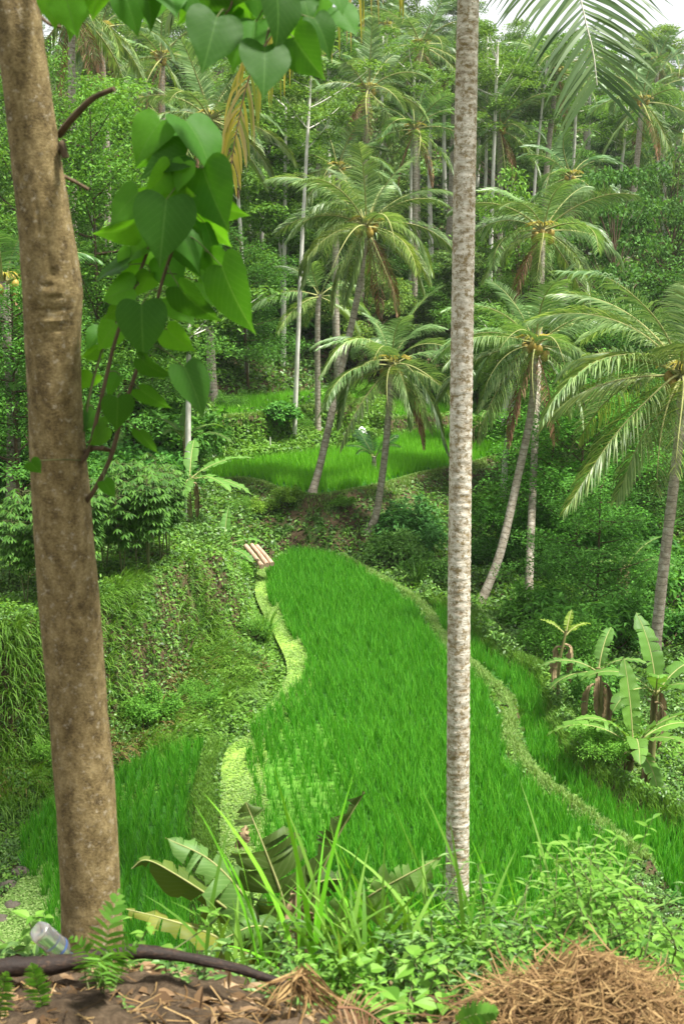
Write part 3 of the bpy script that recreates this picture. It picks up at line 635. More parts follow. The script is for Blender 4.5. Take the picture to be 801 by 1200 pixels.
cfr(pD, [(627, 402, 26.2), (590, 395, 25.9), (550, 398, 25.7), (520, 430, 25.6)], 13, .66, .6, (1.1, 1.1, .8)); cfr(pD, [(626, 402, 26.2), (600, 425, 25.9), (575, 450, 25.7), (560, 480, 25.6)], 14, .5, .5, (1.6, 1.45, 1.1)); cfr(pD, [(628, 400, 26.2), (655, 398, 25.9), (690, 420, 25.7), (705, 455, 25.6)], 15, .66, .6, (1.1, 1.1, .8))
# hillside palms: crown px, foot px column, distance, size
HP = [('coconut palm with a broad crown on the far slope left of the leaning palm', 246, 137, 243, 40, 1.0, (1.1, 1.1, .95), 26),
      ('far slope palm with a brown skirt of dead fronds, upper centre', 431, 104, 421, 50, 1.0, (1.0, 1.0, .9), 24),
      ('tall far slope palm just left of the near lichened trunk', 493, 52, 495, 56, 1.05, (.95, 1.0, .9), 24),
      ('far slope palm half hidden by the near lichened trunk', 533, 72, 528, 60, 1.0, (.95, 1, .9), 22),
      ('far slope palm whose crown is behind the big hanging frond', 652, 84, 644, 58, 1.0, (.95, 1, .85), 22),
      ('solitary far slope palm at the upper right, leaning trunk above dark shrubs', 752, 118, 741, 54, 1.05, (.95, 1.05, .95), 24),
      ('ridge palm standing against the white sky at the upper right', 770, 70, 772, 88, 1.1, (.8, .95, .85), 20),
      ('palm at the upper left whose brown dead fronds hang beside the white sky', 84, 8, 72, 40, 1.0, (.95, 1, .8), 22),
      ('palm with a hanging brown frond, second from the thick brown trunk', 118, 32, 116, 46, .95, (.95, 1, .85), 22),
      ('palm behind the heart shaped leaves at the top, between two crowns', 190, 66, 182, 50, 1.0, (1.05, 1.1, .9), 22),
      ('hillside palm low at the upper centre, above the leaning palm', 396, 196, 396, 47, .9, (1, 1.05, .9), 18),
      ('hillside palm just above the orange fruited crown', 668, 206, 668, 46, .9, (.85, 1, .85), 18),
      ('ridge palm at the very top between the two big trunks', 330, 20, 334, 66, 1.0, (.9, .98, .9), 20),
      ('partly seen palm at the upper left edge behind the brown trunk', 4, 330, 0, 24, .7, (.7, .95, .6), 14),
      ('palm crown cut by the right edge high on the slope', 806, 160, 806, 62, 1.0, (.9, 1, .9), 18),
      ('palm crown in the canopy left of the tallest pale tree', 318, 92, 318, 58, .95, (1.05, 1.15, .9), 20),
      ('palm crown in the canopy right of the tallest pale tree', 372, 66, 372, 64, 1.0, (.9, 1.05, .85), 20),
      ('palm above the dark shrubs right of the near lichened trunk', 585, 150, 585, 56, .95, (1.0, 1.1, .9), 20),
      ('ridge palm just under the big hanging frond', 690, 62, 690, 80, 1.05, (.85, 1, .9), 20),
      ('low crowned palm on the slope behind the broad crowned palm', 160, 118, 160, 56, .95, (1, 1.1, .9), 20),
      ('palm on the slope between the leaning palm and the near trunk', 486, 150, 486, 50, .9, (1.0, 1.15, .9), 20),
      ('ridge palm at the right edge against the sky', 796, 86, 796, 84, 1.0, (.85, 1, .9), 18),
      ('small ridge palm near the top centre right of the skirted palm', 452, 30, 452, 74, 1.0, (.85, .95, .9), 18)]
for i, (lab, x, y, xf, Y, L, tint, nf) in enumerate(HP):
    top = atY(x, y, Y); foot = on_ground(xf, y, Y); mid = (top + foot) / 2 + np.array([RNG.uniform(-.2, .2), 0, 0])
    palm(lab, [foot, mid, top], .16, .12, nf - 4, L, 'far', 20 + i, tint, 5, 3 if i in (1, 7, 8) else 2, 'palms on the far hillside')

# the near lichened palm: crown above the frame, three of its fronds hang into view
NB = on_ground(535, 1066, 10.95)
tn = thing('coconut_palm', 'nearest coconut palm, straight trunk mottled white and brown with lichen', 'palm tree', NB)
tops = [np.array(NB), atY(536, 950, 10.96), atY(537.5, 700, 11.0), atY(540.5, 430, 11.03), atY(545, 150, 11.06), atY(549, -60, 11.1), atY(551, -330, 11.1)]
P = smooth_path(np.array(tops) - NB, 110); k = len(P); rng = np.random.default_rng(77)
rad = np.interp(np.linspace(0, 1, k), [0, .04, .3, 1], [.150, .126, .118, .094]) * (1 + .032 * (((np.arange(k) * .27 + .6 * np.sin(np.arange(k) * .05)) % 1) - .5) + .008 * rng.normal(0, 1, k)); P[0, 2] -= .2
mb = MB(); tube(mb, P, rad, 28, rough=.008, rng=rng); mb.build('trunk', MT['trunk_palm_near'], tn)
top = np.array(tops[-1]) - NB
def nfr(pts, Lm, n, hang, m, seed, tipc=.3, wid=.05, vee=.62, mr='rachis_pale', ragged=.04, col=(1, 1, 1), up=None, name='frond', t0=.14, flatf=False):
    Q = np.array([atY(*p) for p in pts]) - NB; Q = np.vstack([top + (Q[0] - top) * .03, Q])
    o = frond_geo(Q, Lm, n, np.random.default_rng(seed), hang, wid, vee, .022, up=up, ragged=ragged, seg=5, tip=tipc, t0=t0, flatf=flatf).build(name, [MT[m], MT[mr]], tn); o.color = (*col, 1); return o
nfr([(600, -330, 11.4), (645, -180, 10.8), (680, 0, 10.4), (694, 60, 10.3), (699, 100, 10.3)], 1.25, 84, .10, 'palm', 5, .5, .036, .85, ragged=.0, col=(.62, .70, .5), up=(0, -1, .15), flatf=True)
nfr([(500, -330, 11.3), (450, -150, 11), (395, -40, 10.8), (335, 20, 10.7), (296, 80, 10.7), (278, 150, 10.7), (270, 200, 10.7)], .85, 84, .85, 'palm_yellow', 6, .3, .032, .5, mr='palm_dry', ragged=.12, up=(0, -1, .4), flatf=True)
nfr([(520, -340, 11.2), (490, -250, 10.9), (474, -130, 10.8), (468, -30, 10.8)], .7, 60, .5, 'palm_yellow', 8, .6, .04, .5, mr='rachis', ragged=.1)
nfr([(510, -350, 11.6), (400, -290, 11.8), (290, -160, 12), (225, -30, 12.2), (205, 10, 12.2)], .8, 60, .5, 'palm', 9, .4, .04, .5, mr='rachis', col=(.9, .9, .6))
for i in range(16):
    az = i * 2.4 + .3; v = min(i * 9 // 16, 6)
    inst('frond', FR['mid'][v], tn, top, (0, 0, az), 1.15, (.9, 1, .8))

# ------------------------------------------------------------------ trees, shrubs
def limb_path(rng, p0, az, el, L, k=5, curve=.25):
    P = [np.asarray(p0, float)]
    for i in range(k):
        el2 = el + curve * i / k; az += rng.normal(0, .12)
        P.append(P[-1] + np.array([math.cos(az) * math.cos(el2), math.sin(az) * math.cos(el2), math.sin(el2)]) * L / k)
    return np.array(P)
def disk_pts(rng, c, rx, rz, n):
    a = rng.uniform(0, 6.283, n); r = np.sqrt(rng.random(n)) * rx; h = rng.normal(0, rz * .5, n) - .35 * rz * (r / rx) ** 2 * 2
    return c + np.stack([np.cos(a) * r, np.sin(a) * r, h], -1)
def feather_tree(seed, H=10, spread=3.2, nl=20, per=420, leaf=.17, wood='trunk_pale', low=.35, lean=.06):
    """slender pale trunk, level tiers of fine leaves"""
    rng = np.random.default_rng(seed); tw = MB(); cr = MB()
    T = np.array([[0, 0, -.3], [rng.normal(0, lean) * H * .5, rng.normal(0, lean) * H * .5, H * .45], [rng.normal(0, lean) * H, rng.normal(0, lean) * H, H * .95]]); T = smooth_path(T, 8)
    tube(tw, T, np.linspace(.011 * H, .003 * H, len(T)), 7)
    for i in range(nl):
        t = low + (1 - low) * (i + rng.random()) / nl; p0 = np.array([np.interp(t, np.linspace(0, 1, len(T)), T[:, j]) for j in range(3)])
        L = spread * (1.15 - .75 * ((t - low) / (1 - low)) ** 1.5) * rng.uniform(.55, 1.15)
        Q = limb_path(rng, p0, i * 2.4 + rng.uniform(-.5, .5), rng.uniform(.05, .6), L); tube(tw, Q, np.linspace(.0045 * H, .001 * H, len(Q)), 4, caps=False)
        for f in (.5, .75, 1.0):
            if rng.random() < .12: continue
            c = np.array([np.interp(f, np.linspace(0, 1, len(Q)), Q[:, j]) for j in range(3)]) + rng.normal(0, .15, 3) * [1, 1, .3]
            rx = L * rng.uniform(.26, .42) + .25; n = int(per * rng.uniform(.6, 1.2) * (rx / 1.1) ** 2 + 60)
            P = disk_pts(rng, c, rx, .22, n); leaves(cr, P, np.full(n, leaf), leaf * .42, rng, .7, .25)
    return tw.mesh('trunk_mesh', MT[wood]), cr.mesh('crown_mesh', MT['crown'])
def dome_tree(seed, H=7, W=3, ncl=46, per=260, leaf=.15, wood='twig', bottom=.25, flat=.35):
    """rounded tree of many uneven leaf clumps with gaps between"""
    rng = np.random.default_rng(seed); tw = MB(); cr = MB()
    T = smooth_path(np.array([[0, 0, -.3], [rng.normal(0, .15), rng.normal(0, .15), H * .4], [rng.normal(0, .3), rng.normal(0, .3), H * .8]]), 5)
    tube(tw, T, np.linspace(.018 * H, .005 * H, len(T)), 7)
    for i in range(ncl):
        z = rng.uniform(bottom, 1) ; rr = W * math.sin(math.pi * min(1, max(.0, (z - bottom + .16) / (1 - bottom + .22)))) ** .7
        a = rng.uniform(0, 6.28); q = rr * rng.uniform(.45, 1.08); c = np.array([math.cos(a) * q, math.sin(a) * q, z * H])
        k = int(len(T) * min(.95, max(.2, z * .8))); Q = smooth_path(np.array([T[k], (T[k] + c) / 2 + [0, 0, .1 * H * rng.uniform(-.5, .5)], c]), 3); tube(tw, Q, np.linspace(.005 * H, .0015 * H, len(Q)), 4, caps=False)
        r = W * rng.uniform(.20, .36); n = int(per * rng.uniform(.7, 1.3)); D = norm(rng.normal(0, 1, (n, 3))); D[:, 2] = np.abs(D[:, 2]) * .8 - .15
        P = c + D * r * rng.uniform(.55, 1.1, (n, 1)) * [1, 1, .75]; leaves(cr, P, np.full(n, leaf), leaf * .5, rng, flat, .4, out=D * .7)
    return tw.mesh('trunk_mesh', MT[wood]), cr.mesh('crown_mesh', MT['crown'])
def bush(seed, W=1.0, H=1.1, n=3600, leaf=.09, k=13, asp=.48, stems=9, mat_='crown', flat=.35):
    rng = np.random.default_rng(seed); tw = MB(); cr = MB()
    for i in range(k):
        a = rng.uniform(0, 6.28); q = W * math.sqrt(rng.random()) * .8; hz = H * (1 - .55 * (q / W) ** 2) * rng.uniform(.45, 1.05); c = np.array([math.cos(a) * q, math.sin(a) * q, hz * .72])
        r = W * rng.uniform(.25, .45); m = n // k; D = norm(rng.normal(0, 1, (m, 3))); D[:, 2] = np.abs(D[:, 2]) - .3
        P = c + D * r * rng.uniform(.5, 1.1, (m, 1)) * [1, 1, hz * .5 / r if hz * .5 > r else 1]; leaves(cr, P, np.full(m, leaf), leaf * asp, rng, flat, .4, out=D * .6)
        Q = smooth_path(np.array([[0, 0, -.1], c * .5 + rng.normal(0, .08, 3), c]), 3); tube(tw, Q, np.linspace(.02, .006, len(Q)) * W, 4, caps=False)
        Q = smooth_path(np.array([[0, 0, 0], c * .6 + rng.normal(0, .08, 3), c * [1.2, 1.2, 1.35]]), 3)
        m2 = 60; tt = rng.uniform(.5, 1, m2); P = np.stack([np.interp(tt, np.linspace(0, 1, len(Q)), Q[:, j]) for j in range(3)], -1) + rng.normal(0, .03, (m2, 3)); leaves(cr, P, np.full(m2, leaf * 1.1), leaf * asp, rng, .2, .3, up=.3)
    return tw.mesh('stem_mesh', MT['twig']), cr.mesh('foliage_mesh', MT[mat_])
TREE = {'feather': [feather_tree(s, 10, 3.4, 22, 300, .23) for s in (1, 2, 3)],
        'slim': [feather_tree(s, 12, 2.0, 16, 240, .15, low=.6, lean=.03) for s in (4, 5)],
        'dome': [dome_tree(s, leaf=.2, per=170) for s in (1, 2, 3)],
        'near': [feather_tree(s, 6, 2.4, 26, 460, .11, 'twig', low=.2, lean=.03) for s in (7, 8)],
        'bush': [bush(s) for s in (1, 2, 3)],
        'fine': [bush(s, 1.0, 1.2, 5200, .065, 15, .38) for s in (4, 5)],
        'ferny': [bush(s, 1.0, 1.3, 2600, .16, 12, .25, flat=.5) for s in (6, 7)],
        'broad': [bush(s, 1.0, 1.1, 1500, .19, 12, .55, flat=.45) for s in (8, 9)]}
def plant(kind, label, cat, P, s, tint, seed, name, group=None, pn=('trunk', 'crown'), sz=None):
    a, b = TREE[kind][seed % len(TREE[kind])]; rz = (seed * 1.7) % 6.28
    t = thing(name, label, cat, P, rz, group); sc_ = (s, s, sz or s)
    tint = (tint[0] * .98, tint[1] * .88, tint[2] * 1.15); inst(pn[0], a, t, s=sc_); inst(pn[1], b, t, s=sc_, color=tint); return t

# tall thin trunks the photograph shows, top px, foot px, distance
ST = [('tallest pale slender tree crossing the left of the leaning palm', (366, 85), (343, 410), 38, .085, 'slim', (1.1, 1.1, .9)),
      ('slender speckled pale tree rising from the left banana plants', (222, 375), (217, 560), 26.5, .085, 'feather', (.9, 1, .8)),
      ('thin pale tree between the heart leaves and the tallest pale tree', (335, 150), (331, 335), 47, .11, 'slim', (1, 1, .9)),
      ('thin pale tree with a hooked trunk left of the broad crowned palm', (311, 168), (306, 300), 50, .11, 'slim', (.9, 1, .9)),
      ('white speckled tree trunk seen through the fronds of the curved palm', (612, 425), (588, 572), 33, .11, 'feather', (1, 1.1, .9)),
      ('leaning grey tree trunk beside the white speckled one', (602, 425), (578, 475), 40, .13, 'slim', (.9, 1, .8)),
      ('tall pale bare trunk on the far slope left of the near palm', (485, 110), (483, 260), 52, .12, 'slim', (1, 1.05, .85)),
      ('tall pale bare trunk on the far slope right of the near palm', (582, 70), (577, 205), 55, .13, 'slim', (1.1, 1.1, .9)),
      ('pale forked slender tree just right of the near palm', (570, 60), (566, 190), 60, .11, 'slim', (1, 1, .9)),
      ('thin brown trunk standing in the dark gully shrubs right of the curved palm', (640, 90), (622, 300), 57, .1, 'slim', (.9, 1, .8)),
      ('thin pale tree beside the brown trunk, top left of the slope', (105, 150), (112, 400), 34, .06, 'feather', (1.1, 1.25, .8)),
      ('pale thin tree under the broad crowned palm', (275, 190), (288, 330), 44, .1, 'slim', (1, 1.05, .9)),
      ('pale thin trunk right of the solitary upper right palm', (775, 130), (776, 300), 62, .12, 'slim', (.9, 1, .95)),
      ('bare pale tree with spreading twigs low on the right of the slope', (612, 300), (617, 400), 50, .08, 'slim', (1, 1.1, .9))]
_xs = [(160, 60, 58), (180, 95, 64), (292, 120, 56), (312, 40, 72), (385, 60, 62), (404, 90, 70), (448, 60, 66), (508, 90, 60), (520, 120, 68), (562, 110, 64), (596, 90, 70), (612, 60, 78), (676, 90, 62), (690, 130, 72), (712, 120, 80), (734, 150, 66), (778, 150, 74), (255, 215, 52), (300, 210, 54), (352, 190, 58)]
_w = 'first second third fourth fifth sixth seventh eighth ninth tenth eleventh twelfth thirteenth fourteenth fifteenth sixteenth seventeenth eighteenth nineteenth twentieth'.split()
for _i, (_x, _y, _Y) in enumerate(sorted(_xs)): ST.append((f'{_w[_i]} from the left of the thin pale far slope trunks', (_x, _y), (_x - 3 + 5 * (_i % 3), 0), _Y, .12 + .02 * (_i % 3), 'slim', ((1.1, 1.2, .8), (.9, 1.1, .8), (1.3, 1.35, .9))[_i % 3]))
for i, (lab, tp, ft, Y, r, kind, tint) in enumerate(ST):
    foot = on_ground(ft[0], ft[1], Y); tp3 = atY(tp[0], tp[1], Y); H = max(4, tp3[2] - foot[2] + 1.0)
    ft3 = np.array(foot); top = np.array([tp3[0], Y, tp3[2] + .8]); t = thing('slender_tree', lab, 'slender tree', foot, 0, 'slender pale trees')
    rng = np.random.default_rng(i + 300); Q = smooth_path(np.array([[0, 0, -.3], (top - ft3) * .5 + rng.normal(0, .1, 3), top - ft3]), 10); mb = MB(); tube(mb, Q, np.linspace(r, r * .5, len(Q)), 8, rough=.03, rng=rng)
    cr = MB(); tp_ = Q[-1]
    for j in range(15):
        L = rng.uniform(.9, 2.2); k = int(len(Q) * rng.uniform(.72, .98)); B = limb_path(rng, Q[k], rng.uniform(0, 6.28), rng.uniform(.1, .9), L); tube(mb, B, np.linspace(r * .3, r * .08, len(B)), 4, caps=False)
        for f in (-1, -3):
            n = 230; leaves(cr, disk_pts(rng, B[f] + rng.normal(0, .15, 3), rng.uniform(.45, .85), .18, n), np.full(n, .16), .06, rng, .65, .3)
    mb.build('trunk', MT['trunk_pale'], t); o = cr.build('crown', MT['crown'], t); o.color = (*tint, 1)

# forest of the far hillside -------------------------------------------------------
LM = [('the broad crowned palm', 246, 137), ('the leaning palm crown', 428, 262), ('the orange fruited palm crown', 635, 268), ('the solitary upper right palm', 752, 118), ('the skirted palm', 431, 104), ('the near lichened trunk', 545, 100),
      ('the curved palm crown', 627, 402), ('the tallest pale tree', 355, 240), ('the ridge skyline', 640, 40), ('the left hanging dead fronds', 84, 60), ('the right edge fronds', 790, 350), ('the brown trunk knot', 62, 350)]
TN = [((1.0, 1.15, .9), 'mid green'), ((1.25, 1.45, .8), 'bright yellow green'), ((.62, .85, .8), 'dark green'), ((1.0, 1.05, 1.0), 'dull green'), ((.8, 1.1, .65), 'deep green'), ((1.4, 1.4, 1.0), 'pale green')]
used = {}
def place_label(kindw, tone, size, x, y):
    d = [(math.hypot(x - a, y - b), i) for i, (_, a, b) in enumerate(LM)]; d.sort()
    nm, a, b = LM[d[0][1]]; dx, dy = x - a, y - b
    rel = ('above' if dy < 0 else 'below') if abs(dy) > abs(dx) * 1.3 else ('left of' if dx < 0 else 'right of')
    if d[0][0] < 26: rel = 'directly behind'
    far = 'just ' if d[0][0] < 60 and rel != 'directly behind' else ''
    lab = f'{size}{tone} {kindw} {far}{rel} {nm}'
    used[lab] = used.get(lab, 0) + 1
    if used[lab] > 1: lab += {2: ', beside its twin', 3: ', third of its cluster', 4: ', fourth of its cluster'}.get(used[lab], f', one deep in its cluster {"further " * (used[lab] - 5)}back')
    return lab
rng = np.random.default_rng(99); pts = []
for Y, dx in ((50, 5.2), (56, 5.5), (63, 6), (71, 6.5), (80, 7), (90, 7.5), (101, 8), (113, 9)):
    wd = .325 * Y + 2; x = -wd + rng.uniform(0, dx)
    while x < wd:
        pts.append((x + rng.uniform(-.8, .8), Y + rng.uniform(-3, 3))); x += dx * rng.uniform(.75, 1.2)
for i, (X, Y) in enumerate(pts):
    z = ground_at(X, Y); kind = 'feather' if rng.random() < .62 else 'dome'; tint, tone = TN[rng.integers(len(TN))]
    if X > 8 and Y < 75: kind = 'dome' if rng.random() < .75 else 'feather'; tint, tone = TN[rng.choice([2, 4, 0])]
    s = rng.uniform(.62, 1.05) * (1.0 if Y > 60 else .78)
    H = (10 if kind == 'feather' else 7) * s; px_, py_, _ = project(np.array([X, Y, z + H * .75]))
    if Y > 80 and py_ < 55 and abs(px_ - 400) > 200: s *= .75
    size = 'tall ' if s > .92 else ('small ' if s < .62 else '')
    plant(kind, place_label('feathery tree' if kind == 'feather' else 'rounded tree', tone, size, float(px_), float(py_)), 'tree', (X, Y, z), s, tint, i, 'feathery_tree' if kind == 'feather' else 'rounded_tree', 'trees of the far hillside')

# mid valley trees: label, kind, crown px, Y, scale, tint
MV = [('leafy tree with horizontal tiers in the gully right of the curved palm trunk', 'near', 672, 590, 28.5, .95, (.75, 1.35, .55)),
      ('low spreading tree with fine leaves behind the gully, above the right bananas', 'near', 700, 660, 23.5, .62, (.8, 1.3, .7)),
      ('feathery sapling rising in the gully beside the brown upright palm trunk', 'near', 655, 500, 32, .9, (.9, 1.3, .6)),
      ('light green tiered tree beside the thick brown trunk, upper left', 'near', 110, 240, 30, 1.05, (.95, 1.3, .6)),
      ('light green tiered tree in the upper left corner of the slope', 'near', 20, 200, 34, 1.2, (.85, 1.15, .6)),
      ('green leafy tree behind the cut back heart leaf shoots', 'near', 145, 420, 31, 1.0, (.9, 1.3, .7)),
      ('dark leafy tree over the ditch head left of the speckled slender tree', 'near', 165, 480, 33, .9, (.6, .95, .5)),
      ('leafy tree at the left picture edge behind the cassava', 'near', 15, 430, 23, .85, (.6, 1.0, .5)),
      ('wide bright tree in the middle of the far slope right of the near trunk', 'dome', 612, 175, 49, .85, (1.2, 1.5, .7)),
      ('wide tree with pale tiers between the two tallest palms', 'feather', 330, 205, 48, .75, (1.1, 1.4, .7)),
      ('dark round tree at the right edge of the slope', 'dome', 715, 265, 44, .75, (.6, .9, .55)),
      ('dark round tree between the solitary palm and the right edge', 'dome', 790, 225, 47, .7, (.6, .85, .6)),
      ('leafy tree overhanging the farthest paddy strip from the right', 'near', 560, 400, 46, .9, (.8, 1.1, .6)),
      ('leafy tree behind the farthest paddy strip', 'near', 480, 380, 52, .95, (.75, 1.05, .6)),
      ('dark leafy tree left of the farthest paddy strip', 'near', 290, 385, 43, 1.0, (.6, .95, .5)),
      ('leafy tree right of the tallest pale tree foot', 'near', 385, 330, 54, 1.0, (.7, 1.0, .6)),
      ('dark leafy tree behind the right edge palm trunk', 'near', 740, 520, 30, .85, (.6, .95, .55)),
      ('dense dark tree below the right edge palm crown', 'near', 700, 440, 35, 1.0, (.55, .9, .5)),
      ('dull green tree at the far right behind the arching fronds', 'near', 800, 400, 33, 1.0, (.65, .95, .6))]
for i, (lab, kind, x, y, Y, s, tint) in enumerate(MV):
    c = atY(x, y, Y); g = ground_at(c[0], Y); H = {'near': 6, 'dome': 7, 'feather': 10}[kind] * s; z = g
    if c[2] - g > H * .7: s2 = (c[2] - g) / (H * .7) ; sz = s * min(s2, 1.6)
    else: sz = s
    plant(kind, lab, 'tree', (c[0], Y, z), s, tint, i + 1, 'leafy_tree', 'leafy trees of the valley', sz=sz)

# shrubs: label, kind, px x, foot px y or distance, scale, tint
SH = []
def sh(lab, kind, x, Y, s, tint=(.8, 1.1, .6), name='shrub', grp='shrubs on the banks'):
    tint = tuple(c * 1.15 for c in tint)
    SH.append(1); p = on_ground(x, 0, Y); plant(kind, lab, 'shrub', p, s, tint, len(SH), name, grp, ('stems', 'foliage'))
sh('pale leaved shrub at the far right corner of the main paddy', 'bush', 478, 27.3, .95, (1.0, 1.25, .95))
sh('shrub between the short palm foot and the near trunk', 'bush', 510, 26.2, .8, (.85, 1.15, .8))
sh('bluish green feathery shrub standing behind the pale leaved one', 'ferny', 500, 28.8, 1.25, (.55, .95, .75))
sh('dense shrub on the earth bank left of the short palm', 'bush', 402, 29.0, .4, (1, 1.3, .6))
sh('yellowish shrub under the left end of the far paddy edge', 'bush', 300, 28.9, .5, (1.35, 1.45, .6))
sh('yellowish trailing shrub beside the bundle of logs', 'bush', 332, 29.2, .5, (1.3, 1.4, .6))
sh('green shrub above the bundle of logs', 'fine', 270, 29, .4, (1, 1.3, .6))
sh('creeper covered shrub on the bank above the far paddy, left', 'fine', 262, 38.4, .8, (.75, 1.1, .55))
sh('creeper covered shrub on the bank above the far paddy, centre', 'fine', 345, 38.6, .55, (.8, 1.15, .5))
sh('big leaved shrub with an orange dry leaf above the far paddy', 'broad', 318, 37.6, .75, (.8, 1.3, .8))
sh('brownish shrub right of the white bundle', 'fine', 396, 41.2, .6, (1.1, 1.1, .6))
sh('rounded bank shrub between the paddy strips', 'fine', 424, 43.6, .75, (1, 1.25, .55))
sh('shrub behind the short palm crown', 'bush', 505, 50, 1.1, (1.0, 1.5, .6))
sh('bright broad leaved shrub just right of the near trunk', 'broad', 565, 40, 1.2, (1, 1.5, .7))
sh('low bright shrub on the slope right of the near trunk', 'bush', 572, 32, 1.0, (1.0, 1.45, .6))
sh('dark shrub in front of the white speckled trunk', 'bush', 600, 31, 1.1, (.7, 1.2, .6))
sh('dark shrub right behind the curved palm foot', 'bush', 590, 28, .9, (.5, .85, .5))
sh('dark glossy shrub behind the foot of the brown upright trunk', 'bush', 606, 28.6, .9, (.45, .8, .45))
sh('shrub at the head of the narrow lower paddy', 'fine', 655, 24.5, .7, (.8, 1.3, .6))
sh('fine leaved light shrub in the middle of the gully', 'ferny', 672, 22.5, 1.1, (.9, 1.35, .65))
sh('fine leaved shrub beside the gully bananas', 'fine', 700, 20.5, 1.1, (.8, 1.25, .55))
sh('tall fine leaved shrub left of the right edge palm foot', 'ferny', 722, 22, 1.3, (.8, 1.3, .7))
sh('dark shrub right of the right edge palm foot', 'bush', 800, 23, 1.3, (.5, .9, .5))
sh('bright low shrub on the outer bund near the yellowing banana', 'bush', 712, 17.2, .45, (1.2, 1.7, .6))
sh('bright low shrub under the yellowing banana stem', 'fine', 728, 16.4, .5, (1.2, 1.6, .6))
sh('bright fern like shrub in front of the yellowing banana', 'ferny', 748, 15.6, .5, (1.2, 1.6, .7))
sh('low dark shrub between the two banana clumps', 'bush', 730, 18, .9, (.7, 1.1, .6))
sh('leafy shrub below the big right bananas', 'fine', 745, 15.0, .6, (1, 1.4, .6))
sh('leafy shrub on the bank side just below the log bundle', 'bush', 262, 22.8, .5, (1, 1.35, .6))
sh('pale leaved shrub halfway down the left bank', 'bush', 262, 18.6, .42, (1.2, 1.4, .7))
sh('trailing shrub beside the narrow stream of duckweed', 'fine', 282, 20.6, .45, (.9, 1.3, .6))
sh('bushy growth under the grassy left bank, right part', 'fine', 215, 17.6, .5, (.8, 1.2, .5))
sh('bushy growth at the foot of the left bank beside the brown trunk', 'bush', 150, 16.8, .55, (.8, 1.2, .5))
sh('low yellowish shrub on the left bank at the picture edge', 'fine', 20, 15.3, .55, (.95, 1.3, .5))
sh('dark shrub below the yellowish one at the left picture edge', 'fine', 50, 14.7, .5, (.8, 1.05, .5))
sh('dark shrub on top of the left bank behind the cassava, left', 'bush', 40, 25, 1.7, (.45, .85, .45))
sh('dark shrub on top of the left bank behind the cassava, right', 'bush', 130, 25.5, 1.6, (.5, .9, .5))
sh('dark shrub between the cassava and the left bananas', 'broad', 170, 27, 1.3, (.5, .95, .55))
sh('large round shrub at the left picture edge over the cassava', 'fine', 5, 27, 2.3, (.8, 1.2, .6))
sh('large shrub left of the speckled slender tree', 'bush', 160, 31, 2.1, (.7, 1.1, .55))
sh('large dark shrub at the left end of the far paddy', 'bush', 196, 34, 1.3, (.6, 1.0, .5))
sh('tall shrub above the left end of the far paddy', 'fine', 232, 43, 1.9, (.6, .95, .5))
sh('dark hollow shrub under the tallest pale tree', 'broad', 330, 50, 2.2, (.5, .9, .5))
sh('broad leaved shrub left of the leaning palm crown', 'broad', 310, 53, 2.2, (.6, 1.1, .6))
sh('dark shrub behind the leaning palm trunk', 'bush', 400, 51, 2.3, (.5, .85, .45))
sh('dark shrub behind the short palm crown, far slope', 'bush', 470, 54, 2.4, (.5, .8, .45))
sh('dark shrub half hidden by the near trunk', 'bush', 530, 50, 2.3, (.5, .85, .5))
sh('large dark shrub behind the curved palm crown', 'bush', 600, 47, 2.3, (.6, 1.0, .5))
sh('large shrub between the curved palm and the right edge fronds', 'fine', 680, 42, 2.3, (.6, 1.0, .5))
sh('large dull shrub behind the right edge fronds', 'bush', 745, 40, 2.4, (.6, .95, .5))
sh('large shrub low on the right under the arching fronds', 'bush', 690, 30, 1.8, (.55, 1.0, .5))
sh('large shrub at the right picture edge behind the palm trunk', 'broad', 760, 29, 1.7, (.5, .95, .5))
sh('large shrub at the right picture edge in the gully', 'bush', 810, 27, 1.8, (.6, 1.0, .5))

# cassava ------------------------------------------------------------------------
def cassava_mesh(seed, H=1.7, nst=3):
    rng = np.random.default_rng(seed); st = MB(); lf = MB()
    for q in range(nst):
        a0 = rng.uniform(0, 6.28); P = smooth_path(np.array([[0, 0, -.05], [math.cos(a0) * .1, math.sin(a0) * .1, H * .5], [math.cos(a0) * .2, math.sin(a0) * .2, H * rng.uniform(.8, 1.05)]]), 5); tube(st, P, np.linspace(.014, .007, len(P)), 5)
        Cc = []; Dd = []; Ls = []
        for i in range(80):
            t = rng.uniform(.32, 1) ** .8; p = np.array([np.interp(t, np.linspace(0, 1, len(P)), P[:, j]) for j in range(3)])
            a = rng.uniform(0, 6.28); pet = rng.uniform(.1, .3); e = p + np.array([math.cos(a) * pet, math.sin(a) * pet, rng.uniform(-.02, .12)])
            tube(st, np.array([p, (p + e) / 2 + [0, 0, .02], e]), .003, 3, caps=False)
            for f in np.linspace(-2.0, 2.0, 7):
                Cc.append(e); Dd.append([math.cos(a + f), math.sin(a + f), -.45 - .15 * abs(f)]); Ls.append(.155 * (1 - .13 * abs(f)))
        Cc = np.array(Cc); Dd = norm(np.array(Dd)); Ls = np.array(Ls)[:, None]; S = norm(np.cross(Dd, [0, 0, 1.0]))
        c1 = Cc + Dd * Ls * .55; D2 = norm(Dd + [0, 0, -.35]); c2 = c1 + D2 * Ls * .45
        ribbons(lf, np.stack([Cc, c1, c2], 1), np.stack([S * .003, S * .019, S * .002], 1))
    return st.mesh('stem_mesh', MT['twig_green']), lf.mesh('leaves_mesh', MT['cassava'])
CS = [cassava_mesh(s) for s in (1, 2, 3)]
